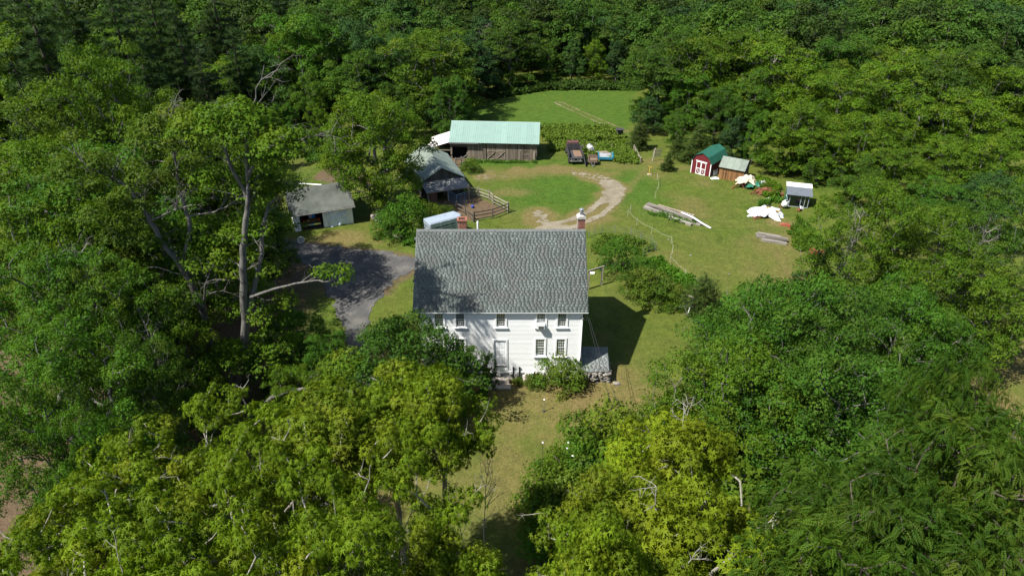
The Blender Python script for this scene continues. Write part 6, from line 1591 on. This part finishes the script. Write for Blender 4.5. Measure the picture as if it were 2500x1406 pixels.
# yard trees
T('yard_maple', 900, 228, 78, 'spreading yard maple with a thick trunk between garage and stable', wide=.87)
T('front_tree', 975, 788, 39.8, 'leafy tree hiding the left end of the house front', wide=.95)
T('mid1', 1140, 838, 41.3, 'small tree against the house left of the front door', wide=.62)
T('mid4', 1195, 858, 42.6, 'dark rounded shrub beside the granite doorstep', wide=.35, cat='shrub', name='shrub')
for key, px, py, Y, lab, w in [
    ('bush2', 985, 472, 71.5, 'fresh green bush above the stone wall', .8), ('bush2', 950, 520, 70, 'small bush at the stone wall end', 1.0),
    ('bush1', 1040, 485, 75, 'dark vine bush beside the stable', .9), ('bush1', 1075, 498, 74, 'dark undergrowth bush next to the paddock', .9), ('bush0', 1147, 385, 92, 'bush at the barn corner by the gate', 1.0),
    ('bush2', 1515, 585, 62, 'round dark green shrub beside the vegetable garden', .85), ('bush2', 1570, 628, 60, 'small dark shrub behind the hedge', .8),
    ('bush0', 1560, 650, 57.5, 'first shrub of the hedge from the house', .80), ('bush0', 1605, 658, 56.5, 'second shrub of the hedge from the house', .85),
    ('bush0', 1640, 690, 55.8, 'third shrub of the hedge from the house', .9), ('bush2', 1685, 688, 56.3, 'bluish shrub at the far end of the hedge', .6),
    ('bush1', 1650, 722, 54.9, 'low shrub before the end of the hedge', .9), ('bush0', 1370, 862, 43.9, 'bright bush against the right corner of the house front', .95),
    ('bush0', 1265, 922, 44.1, 'little shrub below the house front, left of the pair', 1.2), ('bush0', 1305, 914, 43.9, 'little shrub below the house front, right of the pair', 1.2),
    ('bush0', 1475, 985, 34.6, 'tall shrub in the middle of the lawn', .72), ('bush1', 1548, 1008, 34.4, 'brownish shrub right of the tall lawn shrub', .6),
    ('bush0', 1680, 955, 36.5, 'tall shrub between lawn and large round maple', .7), ('bush2', 1410, 1072, 33, 'bush with white flowers on the lawn', .75),
    ('bush1', 1365, 1110, 31.5, 'pale shrub on the lawn below the flowering bush', .75), ('bush1', 1490, 1090, 32, 'shrub on the lawn left of the yellowing tree', 1.0),
    ('bush0', 1395, 1180, 29.5, 'lowest shrub on the lawn edge', 1.0), ('bush2', 1590, 1110, 31, 'green shrub behind the yellowing tree', 1.2),
    ('bush2', 1480, 1190, 28.5, 'shrub below the pale lawn shrub', 1.2), ('bush1', 1700, 1060, 31, 'dark shrub under the yellow tree', 1.3),
    ('bush2', 1800, 795, 50, 'bush at the corner of the pasture fence', .8),
    ('bush0', 1890, 440, 87, 'bush behind the scrap pile', 1.0), ('bush0', 1865, 440, 85, 'bush at the wooden shed corner', 1.3)]:
    T(key, px, py, Y, lab, wide=w, cat='shrub', name='shrub')
T('juniper0', 1726, 684, 54.2, 'upright dark juniper at the end of the hedge', wide=1.15, cat='juniper', name='juniper')
T('spruce0', 1634, 372, 92.5, 'little conical spruce on the grass by the gate posts', wide=.95, cat='spruce', name='spruce_tree')
T('spruce0', 1566, 285, 103, 'dark spruce beside the gate to the field', wide=.85, cat='spruce', name='spruce_tree')
T('spruce0', 1712, 305, 97, 'dark spruce behind the red shed', wide=1.3, cat='spruce', name='spruce_tree')
T('spruce0', 1660, 330, 99, 'smaller spruce left of the red shed', wide=1.1, cat='spruce', name='spruce_tree')

# dark pines on the upper left slope
for px, py, Y, lab in [(40, -60, 84, 'pine in the upper left corner'), (255, -40, 92, 'pine at the top edge right of the corner pine'), (420, 20, 98, 'pine left of the far wood'),
                       (150, 70, 76, 'pine just above the broad left maple'), (330, 95, 84, 'pine behind the tall thin maple'), (15, 120, 70, 'lower pine at the left edge'), (480, 120, 90, 'pine nearest the forked old maple'), (560, 60, 104, 'pine at the edge of the far wood'),
                       (130, -80, 104, 'pine in the second row of the upper left'), (350, -60, 112, 'pine in the back row of the upper left')]:
    T('pine0' if len(lab) % 2 else 'pine1', px, py, Y, lab, wide=.95, cat='pine', name='pine_tree', group='pines on the upper left slope')

# wooded slope right of the yard and trees round the field
for key, px, py, Y, lab, w in [
    ('mid0', 1915, 330, 91, 'yellow green maple behind the wooden shed', .85), ('mid3', 1965, 232, 92, 'tall maple at the front of the right wood', 1.0), ('mid0', 2070, 165, 99, 'broad maple crown at the top of the right wood', 1.1),
    ('mid3', 2190, 128, 106, 'maple on the crest of the right wood', 1.1), ('mid0', 2330, 108, 110, 'maple on the crest near the right edge', 1.1), ('mid3', 2460, 140, 106, 'crest maple cut by the right edge', 1.1),
    ('mid0', 2030, 300, 88, 'maple over the sheet metal cabin', 1.0), ('mid3', 2125, 262, 89, 'maple in the heart of the right wood', 1.1), ('mid0', 2265, 232, 93, 'rounded maple below the crest', 1.1), ('mid3', 2405, 215, 93, 'maple below the crest near the right edge', 1.1),
    ('mid1', 2110, 390, 78, 'low maple right of the sheet metal cabin', 1.0), ('mid0', 2205, 355, 80, 'maple at the foot of the right wood', 1.1), ('mid3', 2340, 335, 82, 'maple at the foot of the right wood near the edge', 1.1), ('mid0', 2470, 320, 80, 'foot maple cut by the right edge', 1.1),
    ('mid1', 1990, 395, 86, 'dark small maple behind the cabin', .8), ('mid2', 2300, 440, 68, 'shaded maple above the maple with pale limbs', 1.0), ('mid4', 2440, 420, 68, 'dark maple above the right edge maple', 1.0),
    ('mid1', 1600, 150, 128, 'large dark tree at the right end of the field', 1.0), ('mid4', 1590, 235, 112, 'dark tree overhanging the field corner', .95), ('mid2', 1690, 175, 114, 'pale green tree behind the gate', 1.0), ('mid1', 1660, 260, 104, 'grey green tree above the spruces', .9),
    ('mid2', 1760, 215, 106, 'tree with fine leaves behind the red shed', .95), ('mid1', 1835, 180, 108, 'tall tree behind the two sheds', 1.0), ('mid4', 1800, 285, 97, 'dark tree over the shed roofs', .8), ('mid2', 1860, 270, 95, 'slim pale stemmed birch beside the wooden shed', .6),
    ('mid1', 1245, 50, 147, 'great tree at the far left corner of the field', 1.05), ('mid4', 1190, 120, 140, 'dark tree left of the great field tree', .9), ('mid1', 1340, 100, 153, 'field edge tree right of the great one', .8),
    ('mid4', 1400, 95, 154, 'dark field edge tree in the middle of the row', .8), ('mid0', 1455, 95, 155, 'lighter field edge tree', .75), ('mid4', 1510, 100, 154, 'dark field edge tree near the right end', .8), ('mid1', 1560, 120, 148, 'field edge tree at the right end of the row', .8),
    ('mid2', 1095, 182, 108, 'bright young maple behind the white roofed lean-to', .75), ('mid2', 1135, 240, 110, 'small bright tree between barn and field', .6), ('mid4', 1060, 235, 112, 'dark tree left of the bright young maple', .8),
    ('mid4', 860, 50, 122, 'tall blue green tree in the back wood', .9), ('mid4', 970, 85, 124, 'tall dark tree above the yard maple', .9), ('mid1', 745, 175, 112, 'rounded tree left of the yard maple', .8), ('mid4', 620, 110, 114, 'dark tree behind the bare top of the forked maple', .9),
    ('mid1', 960, 200, 108, 'dark tree right behind the yard maple', .9), ('mid3', 770, 245, 100, 'yellowish small tree by the log heap', .55), ('mid2', 690, 250, 104, 'small green tree behind the garage pasture', .7)]:
    T(key, px, py, Y, lab, wide=w)
T('bare1', 1180, 30, 160, 'bare grey tree above the great field tree', name='dead_tree', wide=.9); T('bare1', 1925, 95, 124, 'bare grey crown in the right wood', name='dead_tree', wide=1.2); T('bare1', 1890, 120, 122, 'bare grey crown left of the other in the right wood', name='dead_tree', wide=1.2)

# the far woods
fr = np.random.default_rng(99)
cand = []
for _ in range(26000):
    y = 104 + 150*fr.random(); x = (fr.random()*2 - 1)*(.80*y + 14); cand.append((x, y))
open_ = [gpoly([(1120,318),(1160,250),(1235,226),(1345,208),(1575,208),(1570,300),(1610,380),(1560,420),(1100,420)]),
         gpoly([(700,470),(740,335),(1060,335),(1120,318),(1120,420)]), gpoly([(1560,400),(1580,335),(1640,330),(1700,360),(1860,360),(1900,480),(1560,470)])]
acc = np.array(TREES); keep = []
for x, y in cand:
    if any(inside(np.array([x]), np.array([y]), P)[0] or dline(np.array([x]), np.array([y]), np.vstack([P, P[:1]]))[0] < 2.0 for P in open_): continue
    dm = 6.3 + .014*(y - 104)
    if np.min(np.hypot(acc[:, 0] - x, acc[:, 1] - y)) < dm: continue
    acc = np.vstack([acc, [x, y]]); keep.append((x, y))
keep.sort(key=lambda p: math.hypot(*p))
NEAR = 275
ZONES = [(180, 'above the left edge maples'), (420, 'left of the forked maple top'), (680, 'behind the forked old maple'), (880, 'behind the log heap'), (1090, 'behind the yard maple'), (1330, 'behind the barn'),
         (1570, 'beyond the meadow'), (1790, 'behind the red shed'), (2030, 'behind the wooden shed'), (2280, 'on the upper right slope'), (9999, 'at the upper right edge')]
ORD = 'first second third fourth fifth sixth seventh eighth ninth tenth eleventh twelfth'.split()
spec = []
for x, y in keep[:NEAR]:
    side = 'left' if x < -25 else ('right' if x > 40 else 'back')
    k = int(fr.random()*6); h = 11 + 7*fr.random() + (2.0 if side == 'left' else 0); w = .95 + .25*fr.random()
    if fr.random() < (.22 if side == 'left' and y < 150 else .10): key, h, look, cat, nm, w = f'pine{k % 2}', h + 4, 'dark pine', 'pine', 'pine_tree', .9
    else:
        far = 'mid' if math.hypot(x, y) < 135 else 'wood'
        if far == 'mid': k = k % 5
        key = f'{far}{k}'; cat, nm = 'tree', 'broadleaf_tree'
        look = ({'mid0': 'yellow green', 'mid1': 'mid green', 'mid2': 'fresh green', 'mid3': 'yellow green', 'mid4': 'dark'}.get(key) or ('dark' if k % 3 == 1 else 'mid green')) + (' tall tree' if h > 14.2 else ' tree')
    z = gzf(x, y) + h; v = Vector((x, y, z - CAM_H)); dp = v.y*CP - v.z*SP; px = IW/2 + FPX*v.x/dp
    zone = next(n for lim, n in ZONES if px < lim)
    row = 'front row' if y < 118 else ('second row' if y < 138 else ('third row' if y < 165 else 'back row'))
    spec.append([x, y, h, key, w, look, cat, nm, side, px, zone, row])
for s_ in spec:
    same = sorted([t[9] for t in spec if t[5] == s_[5] and t[10] == s_[10] and t[11] == s_[11]])
    lab = f'{s_[5]}, {s_[11]} {s_[10]}'
    if len(same) > 1: lab += f', {ORD[min(same.index(s_[9]), 11)]} from left'
    tree(s_[3], s_[0], s_[1], s_[2], lab, s_[6], 'pines of the far woods' if s_[6] == 'pine' else {'left': 'trees of the upper left wood', 'right': 'trees of the upper right wood', 'back': 'trees of the back wood'}[s_[8]], s_[7], wide=s_[4])
# beyond the nearest ones the wood reads as one mass
def far_mass(pts):
    tm = []
    for k in range(3):
        rg = np.random.default_rng(600+k)
        pads = lobe_pads(rg, 13, 4.9, 2.5, 20, 1.6, 5, lob=.35)
        tm.append(pad_leaves(rg, pads, .85, 22, .62, flat=.75))
    A = [[], [], [], [], []]
    for i, (x, y) in enumerate(pts):
        P, Nn, D, S, Tt = tm[i % 3]; a = fr.random()*6.28; c, s = math.cos(a), math.sin(a); M = np.array([[c, s, 0], [-s, c, 0], [0, 0, 1]]); k = .85 + .35*fr.random()
        A[0].append((P@M)*k + [x, y, gzf(x, y)]); A[1].append(Nn@M); A[2].append(D@M); A[3].append(S*k)
        t2 = Tt.copy(); t2[:, 0] = np.clip(t2[:, 0] + fr.normal(0, .22), 0, 1); t2[:, 1] = np.clip(t2[:, 1] + max(0, fr.normal(0, .2)), 0, 1); A[4].append(t2)
    A = [np.concatenate(a) for a in A]
    o = put('far_forest', leaves_mesh('far_forest', *A, QUAD, L_wood)); tag(o, 'far forest of mixed broadleaf trees closing the valley', 'forest', None, 'stuff')
    print('far mass', len(pts), 'trees', len(A[0])*2, 'triangles')
far_mass(keep[NEAR:])
